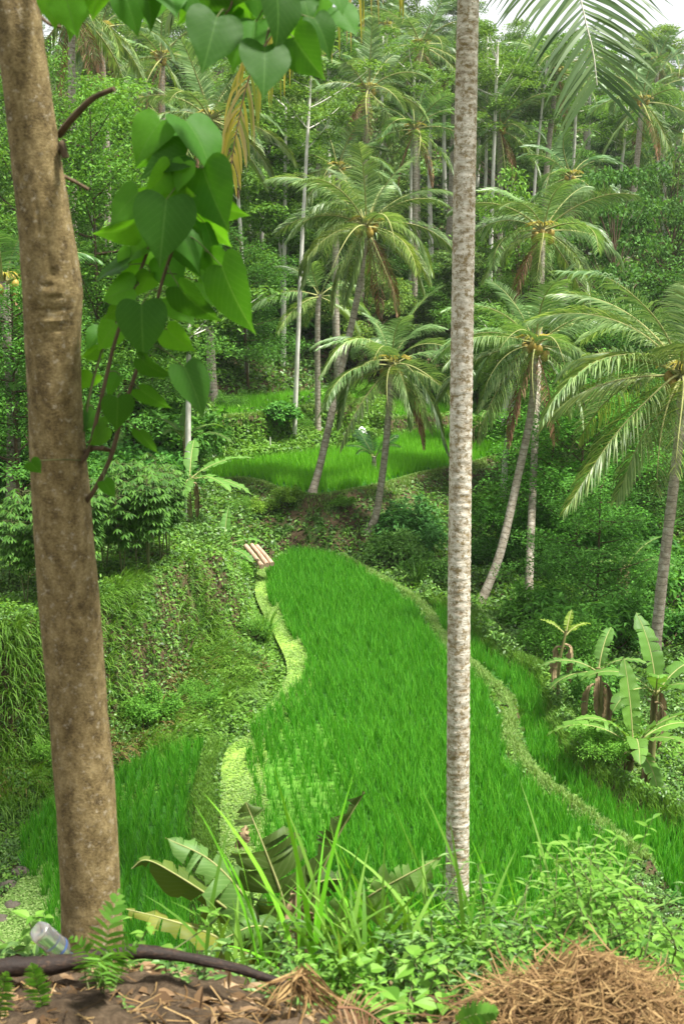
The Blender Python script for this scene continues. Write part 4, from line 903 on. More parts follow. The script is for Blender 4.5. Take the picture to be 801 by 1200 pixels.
cas = [(-8, 17.0), (12, 17.8), (28, 17.0), (44, 18.3), (60, 17.6), (118, 18.6), (136, 19.4), (152, 18.9), (168, 19.8), (178, 20.2), (160, 20.8), (130, 20.8), (96, 18.9), (-30, 18.2), (50, 20), (175, 21.6)]
cl = ['at the picture edge', 'second from the left edge', 'with the lowest hanging leaves left of the brown trunk', 'nearest left of the brown trunk', 'half behind the brown trunk', 'nearest right of the brown trunk', 'with a bare stem right of the brown trunk', 'in the middle of the right hand row', 'taller one in the right hand row', 'near the end of the right hand row', 'last in the right hand row beside the bananas', 'in the back row right of the brown trunk', 'hidden behind the brown trunk', 'beyond the left picture edge', 'in the back row left of the brown trunk', 'in the back row beside the bananas']
for i, (x, Y) in enumerate(cas):
    t = thing('cassava_plant', 'cassava plant ' + cl[i], 'cassava plant', on_ground(x, 0, Y), i * 1.3, 'cassava plants on the left bank'); s = .85 + .3 * ((i * 37) % 10) / 10
    inst('stems', CS[i % 3][0], t, s=s); inst('foliage', CS[i % 3][1], t, s=s)

# bananas ------------------------------------------------------------------------
MT['stem_banana'] = bark_mat('banana_stem', [(.35, (.10, .075, .035)), (.5, (.17, .17, .06)), (.66, (.24, .28, .10))], 5, stretch=(1, 1, .25), bump=.4)
def banana_leaf(mb, path, W, rng, tears=9, fold=.35, sag=.25, m=0, mr=1, up=(0, 0, 1), stalk=.12, curl=0.0, rr=.016, gap=.03, lo=.0, rag=.12):
    P = smooth_path(path, 10); L = np.concatenate([[0], np.cumsum(np.linalg.norm(np.diff(P, axis=0), axis=1))]); tl = L[-1]; L /= tl
    ip = lambda A, t: np.stack([np.interp(t, L, A[:, i]) for i in range(3)], -1)
    T = norm(np.gradient(P, axis=0)); S = norm(np.cross(T, np.asarray(up, float))); N = np.cross(S, T)
    tube(mb, P, np.interp(L, [0, .2, 1], [rr * 1.5, rr, rr * .2]), 6, mr, caps=False)
    wf = lambda t: W * np.interp(t, [stalk, stalk + .05, .3, .55, .8, .93, 1.0], [.0, .45, .92, 1, .78, .42, .03])
    for sd in (1, -1):
        cuts = np.sort(np.concatenate([[stalk, 1], rng.uniform(stalk + .05, .97, tears)]))
        for a, b in zip(cuts[:-1], cuts[1:]):
            if b - a < .008: continue
            ka = max(3, int((b - a) * 30)); t = np.linspace(a, b, ka); q = np.linspace(0, 1, 6)
            sg = sag * rng.uniform(.5, 1.6); fo = fold + rng.normal(0, .12); sk = rng.normal(0, .04) 
            if rng.random() < lo: continue
            Pt, St, Nt, Tt = ip(P, t), norm(ip(S, t)), norm(ip(N, t)), norm(ip(T, t))
            shr = 1 - gap * 2 * q[None] * (tears > 0); mid = (a + b) / 2; tt = mid + (t - mid)[:, None] * shr
            w_ = wf(t)[:, None] * q[None] * (1 - rag * rng.random() ** 1.5) * (1 - rag * .5 * rng.random(ka)[:, None] ** 2 * q[None]); ang = fo - curl * q[None] ** 2
            base = np.stack([np.interp(tt, L, P[:, i]) for i in range(3)], -1)
            G = base + St[:, None] * (sd * w_ * np.cos(ang))[..., None] + Nt[:, None] * (w_ * np.sin(ang))[..., None] + np.array([0, 0, -1]) * (sg * w_ * q[None] * 1.1)[..., None] + Tt[:, None] * (w_ * (.22 + sk))[..., None]
            G = G + Nt[:, None] * (.012 * np.sin(tt * 60 + sd)[..., None] * q[None, :, None])
            UV = np.stack([np.broadcast_to(.5 + .5 * sd * q[None], tt.shape), tt], -1)
            grid(mb, G, m, UV)
def banana_plant(label, foot, H, leaves_, r=.09, tint=(1, 1, 1), seed=0, dead=4, name='banana_plant', mats=('banana', 'rachis'), group='banana plants', hang=1.0):
    r = r * .72
    """leaves_: (azimuth deg, start elevation deg, length, half width, droop deg, tears)"""
    rng = np.random.default_rng(seed); t = thing(name, label, 'banana plant', foot, 0, group)
    P = smooth_path(np.array([[0, 0, -.1], [rng.normal(0, .03), rng.normal(0, .03), H * .5], [rng.normal(0, .05), rng.normal(0, .05), H]]), 5)
    mb = MB(); tube(mb, P, np.linspace(r, r * .6, len(P)), 10, rough=.03, rng=rng); mb.build('pseudostem', MT['stem_banana'], t)
    for az, el, L, W, dr, te in leaves_:
        k = rachis_curve(L, R(el), R(dr), 7); a = R(az); M3 = np.array([[math.cos(a), math.sin(a), 0], [-math.sin(a), math.cos(a), 0], [0, 0, 1]]); k = k @ M3 + P[-1] - [0, 0, .08]
        mb = MB(); banana_leaf(mb, k, W, rng, te * 3, rr=.012, gap=.06); c = np.array(tint) * rng.uniform(.85, 1.25); mb.build('leaf', [MT[mats[0]], MT[mats[1]]], t).color = (*c, 1)
    for i in range(dead):
        a = rng.uniform(0, 6.28); L = H * rng.uniform(.45, .8); b0 = P[-1] - [0, 0, rng.uniform(.05, .3)]
        k = np.array([b0, b0 + [math.cos(a) * .16, math.sin(a) * .16, -.02], b0 + [math.cos(a) * .2, math.sin(a) * .2, -L * .5], b0 + [math.cos(a) * .17, math.sin(a) * .17, -L]])
        mb = MB(); banana_leaf(mb, k, .11, rng, 5, fold=-.9, sag=.1, up=(math.cos(a + 1.57), math.sin(a + 1.57), .2)); mb.build('dead_leaf', [MT['banana_dry'], MT['banana_dry']], t)
    return t
bl = lambda *a: list(a)
banana_plant('big banana plant at the right with wide pale leaves and brown skirt', on_ground(784, 0, 15.0), .85, bl((100, 78, 1.3, .17, 20, 2), (200, 60, 1.2, .16, 70, 3), (165, 40, 1.35, .17, 85, 3), (260, 50, 1.2, .16, 90, 2), (300, 45, 1.25, .17, 60, 3), (340, 60, 1.4, .17, 70, 3), (20, 40, 1.3, .16, 80, 3), (285, 10, .9, .15, 90, 2)), seed=1, tint=(1.25, 1.35, .95))
banana_plant('banana plant cut by the right edge with a tall upright leaf', on_ground(812, 0, 16.2), 1.3, bl((110, 82, 1.35, .2, 45, 2), (170, 50, 1.3, .2, 95, 2), (220, 40, 1.2, .19, 90, 3), (300, 50, 1.2, .18, 80, 3), (30, 50, 1.4, .19, 80, 3), (255, 60, 1.1, .17, 60, 3)), seed=2, tint=(.95, 1.1, .8))
banana_plant('banana plant left of the big one with two drooping pale leaves', on_ground(734, 0, 17), 1.25, bl((175, 35, 1.0, .15, 70, 3), (190, 10, .9, .14, 60, 3), (60, 70, .9, .14, 60, 2), (330, 50, .9, .14, 70, 3)), seed=3, tint=(1.0, 1.15, 1.0))
banana_plant('thin yellowing banana stem with three short folded leaves', on_ground(686, 0, 17.3), 1.25, bl((160, 45, .5, .09, 40, 3), (20, 45, .5, .1, 60, 3), (60, 70, .45, .08, 30, 2)), r=.045, seed=4, tint=(2.0, 1.5, .6), dead=2)
banana_plant('banana plant leaning over the bank beside the cassava, large pale leaf', on_ground(208, 0, 23.0), 1.15, bl((20, 35, 1.5, .2, 45, 3), (350, 10, 1.4, .2, 50, 4), (200, 40, 1.1, .18, 70, 2), (320, 20, 1.3, .19, 60, 3), (90, 60, 1.2, .18, 50, 2), (270, 10, 1.2, .18, 50, 3)), seed=5, tint=(1.2, 1.35, 1.15), dead=1)
banana_plant('small banana plant right of the leaning one near the logs', on_ground(256, 0, 25), .6, bl((5, 35, 1.1, .16, 75, 3), (175, 30, 1.0, .16, 70, 3), (80, 75, 1.0, .14, 30, 1), (320, 10, 1.0, .15, 50, 3), (220, 15, 1.0, .15, 60, 3)), seed=6, tint=(.9, 1.15, .9), dead=0)
banana_plant('banana plant with arching leaves behind the leaning one', on_ground(203, 0, 28), 1.6, bl((30, 50, 1.3, .17, 85, 3), (150, 60, 1.3, .17, 80, 3), (340, 35, 1.5, .17, 80, 3), (80, 80, 1.2, .16, 30, 2), (250, 50, 1.2, .17, 80, 3)), seed=7, tint=(1, 1.15, .9), dead=1)
banana_plant('banana plant at the left edge behind the brown trunk knot', on_ground(16, 0, 24), 3.0, bl((100, 80, 1.6, .22, 30, 2), (20, 45, 1.6, .22, 90, 3), (330, 40, 1.5, .22, 90, 3), (200, 50, 1.5, .22, 80, 3), (270, 40, 1.4, .2, 90, 3), (60, 50, 1.6, .2, 70, 2)), seed=8, tint=(1.1, 1.4, 1.0))
banana_plant('dark banana plant deep in the gully at the right edge', on_ground(772, 0, 25), 1.6, bl((150, 45, 1.3, .17, 80, 4), (200, 35, 1.3, .17, 80, 4), (250, 50, 1.3, .17, 80, 4), (330, 40, 1.3, .17, 80, 4), (20, 60, 1.3, .17, 60, 4)), seed=9, tint=(.8, 1.1, .8))
banana_plant('dark banana plant on the far slope left of the leaning palm', on_ground(322, 0, 50), 2.3, bl(*[(a, 55, 2.0, .24, 80, 4) for a in range(0, 360, 50)]), seed=10, tint=(.8, 1.1, .8))
banana_plant('dark banana plant on the far slope beside the tallest pale tree', on_ground(352, 0, 51), 2.0, bl(*[(a, 50, 1.9, .24, 90, 4) for a in range(20, 380, 55)]), seed=11, tint=(.7, 1.0, .75))
banana_plant('banana plant on the slope right of the near trunk, level with the far paddy', on_ground(572, 0, 38), 1.0, bl(*[(a, 45, 1.5, .2, 70, 4) for a in range(10, 370, 60)]), seed=12, tint=(1, 1.25, .9), dead=1)
banana_plant('banana plant behind the brown trunk, mid left of the slope', on_ground(108, 0, 26), .9, bl((10, 30, 1.1, .17, 60, 2), (330, 0, 1.0, .17, 50, 3), (180, 50, 1.2, .17, 60, 2), (80, 70, 1.2, .17, 50, 2)), seed=13, tint=(1.2, 1.4, 1.0), dead=0)
# green spiky tuft on the left bank and tufts of reed like grass
def tuft(label, p, n, H, W, lean, m='grass', seed=0, name='grass_tuft', group=None, seg=5, spread=.05, curl=1.3):
    rng = np.random.default_rng(seed); mb = MB(); Q = np.c_[rng.normal(0, spread, (n, 2)), np.zeros(n)]
    blades(mb, Q, np.full(n, H), W, lean, rng, seg, curl=curl); o = mb.build(name, MT[m], loc=tuple(p)); return tag(o, label, 'grass tuft', group)
tuft('spiky bright grass tuft beside the duckweed stream on the left bank', on_ground(301, 0, 20.8), 46, .85, .03, .75, 'bright', 1)
tuft('upright dark grass tuft at the foot of the pale leaved far shrub', on_ground(497, 0, 25.5), 50, .9, .03, .5, 'cassava', 2)
tuft('bright grass clump in front of the small left banana plant', on_ground(256, 0, 25), 120, .55, .02, .6, 'rice', 3, spread=.14)

# logs across the stream head, white bundle, post
for i, (a, b, lab) in enumerate((((288, 640), (307, 664), 'left pinkish log of the three bridging the stream'), ((295, 639), (313, 662), 'middle log of the three bridging the stream'), ((301, 640), (319, 661), 'right log of the three bridging the stream'))):
    A = gz(*a, .62) ; B = gz(*b, .42); P = np.array([A, (A + B) / 2 + [0, 0, .015], B]); mb = MB(); tube(mb, P - A, np.array([.06, .055, .062]) * (1 - .06 * i), 12, rough=.03)
    o = mb.build('log', MT['logwood'], loc=tuple(A)); tag(o, lab, 'log', 'logs across the stream')
mb = MB(); rng = np.random.default_rng(3)
for c, r in (((0, 0, .16), (.16, .13, .14)), ((.16, 0, .12), (.12, .12, .11)), ((.02, 0, .30), (.10, .09, .08)), ((.12, -.04, .26), (.07, .07, .06))): blob(mb, c, r, rng, n=12, rough=.18)
pw = hit(422, 512); pw = pw if pw is not None else on_ground(422, 0, 41)
tag(mb.build('white_bundle', MT['white'], loc=tuple(pw)), 'small white bundle lying above the far paddy behind the palms', 'bundle')
p0 = on_ground(310, 0, 36.5); mb = MB(); tube(mb, np.array([[0, 0, -.1], [.01, 0, .3], [0, .01, .62]]), [.025, .022, .02], 6); tag(mb.build('wooden_stake', MT['trunk_pale'], loc=tuple(p0)), 'pale wooden stake at the back edge of the far paddy', 'stake')
for i, (x, y, s) in enumerate(((24, 1023, .10), (8, 1040, .12), (14, 1062, .11), (2, 1078, .1), (40, 1008, .07), (-12, 1050, .12))):
    p = gz(x, y, ZC); p[2] = ground_at(p[0], p[1]); mb = MB(); blob(mb, (0, 0, s * .3), (s, s * .8, s * .6), np.random.default_rng(i), n=10, rough=.25); o = mb.build('stone', MT['stone'], loc=tuple(p))
    tag(o, ['dark stone beside the duckweed at the lower left', 'larger dark stone at the left edge', 'mossy stone below the larger dark one', 'lowest dark stone at the left edge', 'small wet stone nearest the ditch', 'stone just outside the left edge'][i], 'stone', 'stones by the ditch')

# ================================================================== foreground ridge
def depth(p): return p[1] * cp - (p[2] - CAM_Z) * sp
def nleaf(mb, P, D, N, L, W, droop=.5, seg=5, m=0, prof=(.08, .75, 1, .82, .45, .03)):
    """smooth pointed leaves, folded a little along the midrib"""
    D = norm(np.asarray(D, float)); S = norm(np.cross(D, N)); C_ = [P]; dd = D
    for i in range(seg):
        dd = norm(dd + np.array([0, 0, -1.0]) * droop / seg); C_.append(C_[-1] + dd * (L / seg)[:, None])
    wv = np.interp(np.linspace(0, 1, seg + 1), np.linspace(0, 1, len(prof)), prof)
    Cn = np.stack(C_, 1); U = norm(np.cross(S, D))
    for sd in (1, -1):
        E = np.stack([S * (W * wv[i])[:, None] * sd * .5 * .92 + U * (W * wv[i])[:, None] * .17 for i in range(seg + 1)], 1)
        n, k = Cn.shape[:2]; V = np.stack([Cn, Cn + E] if sd > 0 else [Cn + E, Cn], 2).reshape(-1, 3)
        b = (np.arange(n)[:, None] * k + np.arange(k - 1)[None]) * 2; Fc = np.stack([b, b + 1, b + 3, b + 2], -1).reshape(-1, 4)
        v = np.broadcast_to(np.linspace(0, 1, k)[None, :, None], (n, k, 2)); u = np.broadcast_to(np.array([.5, 1.] if sd > 0 else [0., .5])[None, None], (n, k, 2))
        mb.add(V, Fc, np.stack([u, v], -1).reshape(-1, 2), m)

# ---- the thick brown trunk with its shoots of heart shaped leaves
TP = [(4, -120, 2.48, 48), (13, -40, 2.5, 51), (24, 40, 2.5, 54), (38, 150, 2.52, 56), (50, 240, 2.54, 59), (58, 300, 2.55, 64), (62, 342, 2.56, 67), (62, 385, 2.57, 64), (64, 450, 2.58, 62), (70, 560, 2.6, 64), (80, 690, 2.61, 66), (91, 820, 2.62, 67), (101, 940, 2.63, 67), (107, 1050, 2.64, 66), (109, 1100, 2.64, 70), (109, 1150, 2.64, 88)]
ctr = np.array([atY(x, y, Y) for x, y, Y, _ in TP]); rad = np.array([wd / 2 / F * depth(c) for c, (_, _, _, wd) in zip(ctr, TP)])
ctr, rad = ctr[::-1], rad[::-1]; base = ctr[0].copy(); ct = thing('broadleaf_tree', 'thick brown trunk at the left with shoots of large heart shaped leaves', 'tree', base)
top2 = ctr[-1] + (ctr[-1] - ctr[-2]) * np.array([[2.5], [5]]) ; ctr = np.vstack([ctr, top2]); rad = np.r_[rad, rad[-1] * .9, rad[-1] * .7]
Cp = smooth_path(ctr - base, 42); rr = np.interp(np.linspace(0, 1, len(Cp)), np.linspace(0, 1, len(rad)), rad)
T_, S_, N_ = frames(Cp); na = 120; a = np.linspace(0, 2 * np.pi, na + 1); Dr = S_[:, None] * np.cos(a)[None, :, None] + N_[:, None] * np.sin(a)[None, :, None]
pos = Cp[:, None] + Dr * rr[:, None, None]; W_ = pos + base; q = W_.reshape(-1, 3)
def wn(q, s, seed):
    r = np.random.default_rng(seed); o = np.zeros(len(q))
    for i in range(5):
        for j in range(3):
            k = norm(r.normal(0, 1, 3)) * s * 1.9 ** i; k[2] *= .5; o += np.sin(q @ k + r.uniform(0, 6.28)) / 1.8 ** i * .4
    return o
disp = (wn(q, 9, 1) * .0028 + wn(q, 60, 2) * .0007 + wn(q * np.array([1, 1, 2.5]), 150, 4) * .0004)
def knot(px_, py_, Y, sx, sz, amp):
    c = atY(px_, py_, Y); c = c + np.array([.006 * math.sin(py_), 0, 0]); d = (q + wn(q, 40, 9)[:, None] * .004 - c) / np.array([sx, .055, sz]); return amp * .45 * np.exp(-(d ** 2).sum(-1))
disp += knot(56, 342, 2.48, .034, .026, .012) + knot(52, 336, 2.47, .010, .007, -.018) + knot(60, 350, 2.47, .014, .005, -.012) + knot(55, 322, 2.48, .008, .014, -.014) + knot(60, 376, 2.49, .034, .005, .008) + knot(58, 364, 2.49, .030, .004, -.010) + knot(62, 388, 2.49, .03, .003, -.005) + knot(50, 290, 2.48, .005, .05, -.010) + knot(46, 262, 2.48, .005, .04, -.008) + knot(58, 290, 2.48, .012, .05, .005) + knot(74, 455, 2.52, .012, .012, .006) + knot(60, 250, 2.49, .008, .07, -.006) + knot(46, 250, 2.49, .03, .05, .003) + knot(45, 360, 2.5, .02, .015, -.006)
pos = pos + Dr * disp.reshape(pos.shape[:2])[..., None]; pos[:, -1] = pos[:, 0]
mb = MB(); grid(mb, pos); mb.build('trunk', MT['trunk_left'], ct)

HH = [(0, 0, 0), (.13, -.09, 0), (.31, -.12, .03), (.44, -.03, .10), (.50, .15, .22), (.48, .35, .38), (.37, .58, .56), (.2, .80, .76), (.07, .96, .93), (0, 1.1, 1.1)]
def heart_mesh(bend, fold, wav, seed):
    rng = np.random.default_rng(seed); hh = smooth_path(np.array(HH), 3); q = np.linspace(-1, 1, 13); G = np.zeros((len(hh), 13, 3)); UV = np.zeros((len(hh), 13, 2)); ph = rng.uniform(0, 6, 3)
    for i, (x, y, ym) in enumerate(hh):
        X = x * q; Yv = ym + (y - ym) * np.abs(q) ** 1.2; Z = fold * np.abs(X) ** 1.1 - bend * np.maximum(Yv, 0) ** 2 - .35 * X ** 2 + wav * np.sin(Yv * 11 + ph[0] + (q > 0) * 2) * np.abs(q) ** 2 * .5
        veinz = -.006 * np.cos((Yv - np.abs(X) * 1.1) * 7 * 6.283)
        G[i] = np.stack([X, Yv, Z + veinz * (np.abs(q) > .1)], -1); UV[i] = np.stack([.5 + X, Yv], -1)
    mb = MB(); grid(mb, G, 0, UV); return mb.mesh('heart_leaf_mesh', MT['heart'])
HM = [heart_mesh(b, f, w_, i) for i, (b, f, w_) in enumerate(((.15, .25, .02), (.35, .35, .03), (.05, .15, .03), (.5, .5, .02), (.25, .1, .05)))]
twigs = []
def twig(pts, r0, r1, m='twig'):
    P = smooth_path(np.array([atY(*p) for p in pts]), 7); twigs.append(P); mb = MB(); tube(mb, P - base, np.linspace(r0, r1, len(P)), 8, rough=.03); mb.build('twig', MT[m], ct); return P
twig([(70, 158, 2.55), (84, 140, 2.5), (108, 116, 2.45), (134, 104, 2.42)], .0085, .0055)
twig([(74, 206, 2.58), (90, 214, 2.58), (104, 222, 2.58)], .0045, .0035)
twig([(44, 16, 2.55), (58, 28, 2.5), (72, 32, 2.5)], .004, .003)
twig([(64, 180, 2.55), (74, 176, 2.52), (73, 168, 2.5), (77, 185, 2.5)], .006, .008)
A_ = twig([(98, 592, 2.6), (112, 572, 2.56), (130, 535, 2.53), (148, 470, 2.5), (172, 400, 2.48), (190, 330, 2.46), (212, 262, 2.44), (222, 200, 2.44)], .0062, .0028)
B_ = twig([(92, 545, 2.58), (104, 528, 2.56), (116, 480, 2.54), (135, 400, 2.52), (160, 330, 2.5), (185, 260, 2.47), (196, 210, 2.46), (199, 160, 2.46)], .0055, .0025)
C2 = twig([(92, 542, 2.6), (97, 520, 2.6), (104, 468, 2.6), (120, 410, 2.6), (140, 365, 2.58), (150, 320, 2.58)], .0042, .002, 'twig_green')
twig([(100, 530, 2.58), (112, 525, 2.56), (130, 528, 2.55), (120, 524, 2.5)], .006, .004)
twig([(20, -110, 2.5), (70, -60, 2.42), (130, -38, 2.38), (180, -30, 2.4)], .006, .002)
twig([(30, -120, 2.5), (140, -80, 2.3), (230, -45, 2.25), (310, -22, 2.25), (380, -18, 2.3), (420, -16, 2.3)], .008, .002)
twig([(310, -22, 2.25), (318, 20, 2.25), (311, 50, 2.27)], .003, .0015)
twig([(260, -34, 2.25), (272, 0, 2.25), (262, 20, 2.25)], .003, .0015)
allt = np.vstack(twigs)
HL = [((195, 234), (186, 316), 2.38, 1.0, .80, 0), ((218, 182), (160, 190), 2.42, .75, .62, 3), ((188, 142), (150, 188), 2.44, .7, 1.3, 1), ((200, 168), (205, 134), 2.5, .9, 1.1, 2), ((218, 142), (267, 198), 2.46, .6, 1.0, 1),
      ((238, 198), (264, 277), 2.42, .8, .85, 0), ((162, 226), (120, 262), 2.45, .8, 1.25, 4), ((200, 198), (174, 234), 2.40, .8, 1.7, 1), ((216, 190), (206, 228), 2.39, .8, 1.8, 2), ((228, 240), (270, 298), 2.5, .7, 1.5, 0), ((240, 262), (262, 318), 2.5, .8, 1.0, 4),
      ((166, 357), (167, 426), 2.42, .95, .78, 0), ((156, 338), (110, 347), 2.48, .8, 1.6, 1), ((260, 312), (291, 400), 2.40, .55, .8, 0), ((210, 336), (251, 392), 2.42, .5, .75, 1), ((202, 350), (229, 382), 2.5, .8, 1.6, 2), ((216, 430), (246, 491), 2.42, .6, .75, 0),
      ((138, 466), (138, 510), 2.44, .95, .75, 0), ((136, 380), (108, 412), 2.56, .8, 1.5, 4), ((164, 420), (197, 452), 2.44, .45, .75, 1), ((164, 456), (202, 486), 2.5, .5, .8, 0), ((108, 438), (90, 460), 2.6, .8, 1.5, 2), ((118, 412), (92, 420), 2.6, .6, 1.4, 2),
      ((164, 505), (184, 538), 2.5, .55, .75, 0), ((36, 541), (50, 556), 2.46, 1.0, .8, 2), ((122, 564), (136, 586), 2.5, .7, 1.0, 2), ((158, 296), (142, 334), 2.52, .9, 1.9, 1), ((172, 292), (196, 322), 2.54, .9, 1.8, 4), ((226, 298), (240, 332), 2.54, .8, 1.6, 2),
      ((150, 310), (98, 318), 2.5, .45, .7, 1), ((244, 296), (268, 334), 2.5, .8, 1.0, 0), ((190, 300), (212, 345), 2.5, .9, 1.1, 4), ((205, 262), (240, 306), 2.44, .7, 1.2, 1), ((178, 286), (130, 300), 2.5, .6, 1.3, 3), ((176, 320), (160, 352), 2.5, .8, 1.4, 0),
      ((214, 272), (232, 330), 2.46, .7, .9, 0), ((110, 480), (98, 508), 2.62, .7, 1.0, 2), ((140, 440), (116, 466), 2.56, .6, 1.0, 3), ((120, 388), (98, 402), 2.62, .6, .9, 3), ((186, 212), (228, 236), 2.42, .8, 1.3, 4), ((186, 170), (160, 204), 2.5, .7, .9, 0),
      ((240, 232), (284, 262), 2.46, .7, 1.5, 1), ((160, 262), (118, 286), 2.5, .7, 1.5, 3), ((232, 330), (262, 362), 2.52, .7, 1.6, 0), ((150, 352), (120, 376), 2.55, .7, 1.3, 2), ((196, 386), (226, 420), 2.52, .7, 1.5, 1), ((178, 232), (142, 252), 2.5, .7, 1.6, 4), ((180, 160), (216, 150), 2.5, .6, 1.5, 1), ((126, 500), (104, 524), 2.58, .7, 1.4, 2),
      # overhead
      ((96, -6), (76, 34), 2.36, .9, 1.6, 3), ((182, -4), (172, 28), 2.36, .8, 1.5, 0), ((226, 0), (214, 34), 2.36, .8, 1.4, 1), ((264, -4), (300, 30), 2.36, .8, 1.7, 2), ((330, 22), (352, 62), 2.36, .8, 1.6, 4), ((288, 40), (266, 74), 2.36, .7, 1.4, 1), ((378, -10), (360, 26), 2.36, .8, 1.5, 0), ((398, 10), (420, 44), 2.36, .8, 1.2, 2),
      ((76, -8), (92, 48), 2.3, 1.0, 1.8, 2), ((58, -14), (70, 40), 2.4, .8, 1.6, 0), ((112, -20), (116, 28), 2.3, .9, 1.8, 1), ((146, -6), (166, 45), 2.3, .85, .95, 0), ((170, -12), (189, 38), 2.28, .55, .75, 1), ((216, -18), (240, 26), 2.3, .9, 1.0, 4), ((240, 8), (286, 30), 2.35, .8, .95, 3),
      ((254, 20), (238, 84), 2.2, 1.0, .68, 0), ((240, -20), (288, 8), 2.25, .8, .55, 1), ((300, 26), (292, 64), 2.3, .9, 1.0, 0), ((310, 55), (311, 113), 2.18, .95, .72, 0), ((300, -16), (304, 30), 2.3, .9, 1.1, 2), ((322, -14), (340, 56), 2.2, .5, .5, 1), ((344, 44), (378, 97), 2.2, .85, .75, 0),
      ((350, -14), (368, 24), 2.3, .9, .8, 4), ((354, 18), (366, 62), 2.4, .8, 1.6, 2), ((368, 22), (397, 66), 2.22, .55, .65, 1), ((392, -14), (404, 16), 2.3, .8, 1.1, 0), ((196, -20), (208, 16), 2.3, .9, 1.2, 0), ((270, -18), (276, 22), 2.34, .9, 1.4, 2), ((332, -20), (326, 14), 2.3, .9, .7, 3), ((280, -30), (262, 4), 2.3, .9, .8, 3), ((130, -24), (140, 12), 2.4, .9, 1.5, 2)]
rng = np.random.default_rng(12); pm = MB()
for i, (b, e, Y, wf, tn_, hm) in enumerate(HL):
    P0 = atY(*b, Y); P1 = atY(*e, Y + rng.uniform(-.06, .03)); yv = P1 - P0; L = np.linalg.norm(yv) * .86; yv = yv / np.linalg.norm(yv)
    tocam = norm(np.array([0, 0, CAM_Z]) - P0); tocam = tocam - yv * (tocam @ yv); tocam /= np.linalg.norm(tocam); roll = math.acos(min(1, wf)) * rng.choice([-1, 1]) * .9 + rng.normal(0, .08)
    xv = np.cross(yv, tocam); zv = tocam * math.cos(roll) + xv * math.sin(roll); xv = np.cross(yv, zv)
    o = inst('leaf', HM[hm % 5], ct); Mx = Matrix(((xv[0], yv[0], zv[0], P0[0] - base[0]), (xv[1], yv[1], zv[1], P0[1] - base[1]), (xv[2], yv[2], zv[2], P0[2] - base[2]), (0, 0, 0, 1)))
    o.matrix_local = Mx @ Matrix.Diagonal((L * 1.02, L, L, 1)); o.color = (tn_ * (1.15 if tn_ > 1.2 else 1), tn_, tn_ * (.8 if tn_ > 1.2 else 1), 1)  # high tones paint the yellow-green glow of backlit leaves into the leaf colour
    d = np.linalg.norm(allt - (P0 - yv * L * .3), axis=1); k = allt[d.argmin()]
    if b[1] < 0 and d.min() > .3: continue
    pm = MB(); tube(pm, smooth_path(np.array([k, (k + P0) / 2 - yv * L * .12, P0]), 4) - base, np.linspace(.0016, .0011, 9), 5, caps=False); pm.build('leaf_stalk', MT['twig_green'], ct)

# ---- ragged young banana below the ridge
def fore(label):
    f = atY(345, 1160, 4.1); f[2] = ground_at(f[0], 4.1); return thing('banana_plant', label, 'banana plant', f, 0, 'banana plants'), f
bt, bf = fore('tattered young banana plant in front of the paddy, torn dark leaves')
ps = MB(); Pst = smooth_path(np.array([[0, 0, -.1], atY(345, 1130, 4.1) - bf]), 6); tube(ps, Pst, np.linspace(.05, .035, len(Pst)), 8); ps.build('pseudostem', MT['rachis'], bt)
NL = [([(343, 1140, 4.0), (334, 1065, 3.95), (314, 1005, 3.95), (288, 940, 4.0)], .19, 9, (0, -1, .35), 'banana_dark', (1.0, 1.0, .85), .10, .05, .45, .05),
      ([(338, 1140, 4.1), (312, 1092, 4.0), (288, 1052, 3.95), (246, 1008, 3.95), (194, 982, 3.95)], .15, 9, (.25, -.5, 1), 'banana', (.95, .98, 1.1), .2, .25, .3, .08),
      ([(336, 1145, 4.1), (300, 1096, 4.0), (262, 1062, 3.9), (208, 1026, 3.85), (172, 1008, 3.85), (154, 1018, 3.85)], .10, 6, (.2, -1, .5), 'banana_dark', (1.25, 1.2, .8), -.75, .25, .1, .0),
      ([(338, 1150, 4.1), (300, 1125, 4.0), (245, 1094, 3.9), (190, 1076, 3.85), (142, 1064, 3.85)], .075, 12, (0, -.3, 1), 'banana_dark', (2.4, 1.6, 1.0), .05, .5, .1, .12),
      ([(346, 1145, 4.1), (358, 1085, 4.05), (372, 1035, 4.0), (396, 980, 4.0), (427, 928, 4.0)], .10, 9, (.9, -.5, .2), 'banana_dark', (.75, .8, .7), -.5, .1, .35, .12),
      ([(348, 1145, 4.1), (385, 1092, 4.0), (430, 1052, 3.9), (475, 1026, 3.85), (517, 1004, 3.85)], .13, 16, (.1, -1, .75), 'banana', (1.5, 1.35, 1.6), .1, .45, .25, .1),
      ([(344, 1140, 4.1), (352, 1080, 4.15), (372, 1036, 4.2), (402, 1030, 4.2)], .13, 5, (.5, -1, .4), 'banana_dark', (.7, .8, .7), -.5, .2, .2, .0),
      ([(345, 1150, 4.1), (330, 1100, 3.9), (300, 1085, 3.85), (262, 1100, 3.8)], .11, 6, (.2, -.9, .6), 'banana', (.8, .85, .8), -.1, .3, .2, .0)]
for i, (pts, W, te, up, m, c, fold, sag, curl, lo) in enumerate(NL):
    mb = MB(); banana_leaf(mb, np.array([atY(*p) for p in pts]) - bf, W, np.random.default_rng(40 + i), te * 2, fold, sag, up=up, rr=.008, curl=curl, gap=.06, lo=lo, stalk=.16, rag=.5); o = mb.build('leaf', [MT[m], MT['rachis']], bt); o.color = (*c, 1)
    if i == 3: tag(o, 'withered yellow and brown leaf')
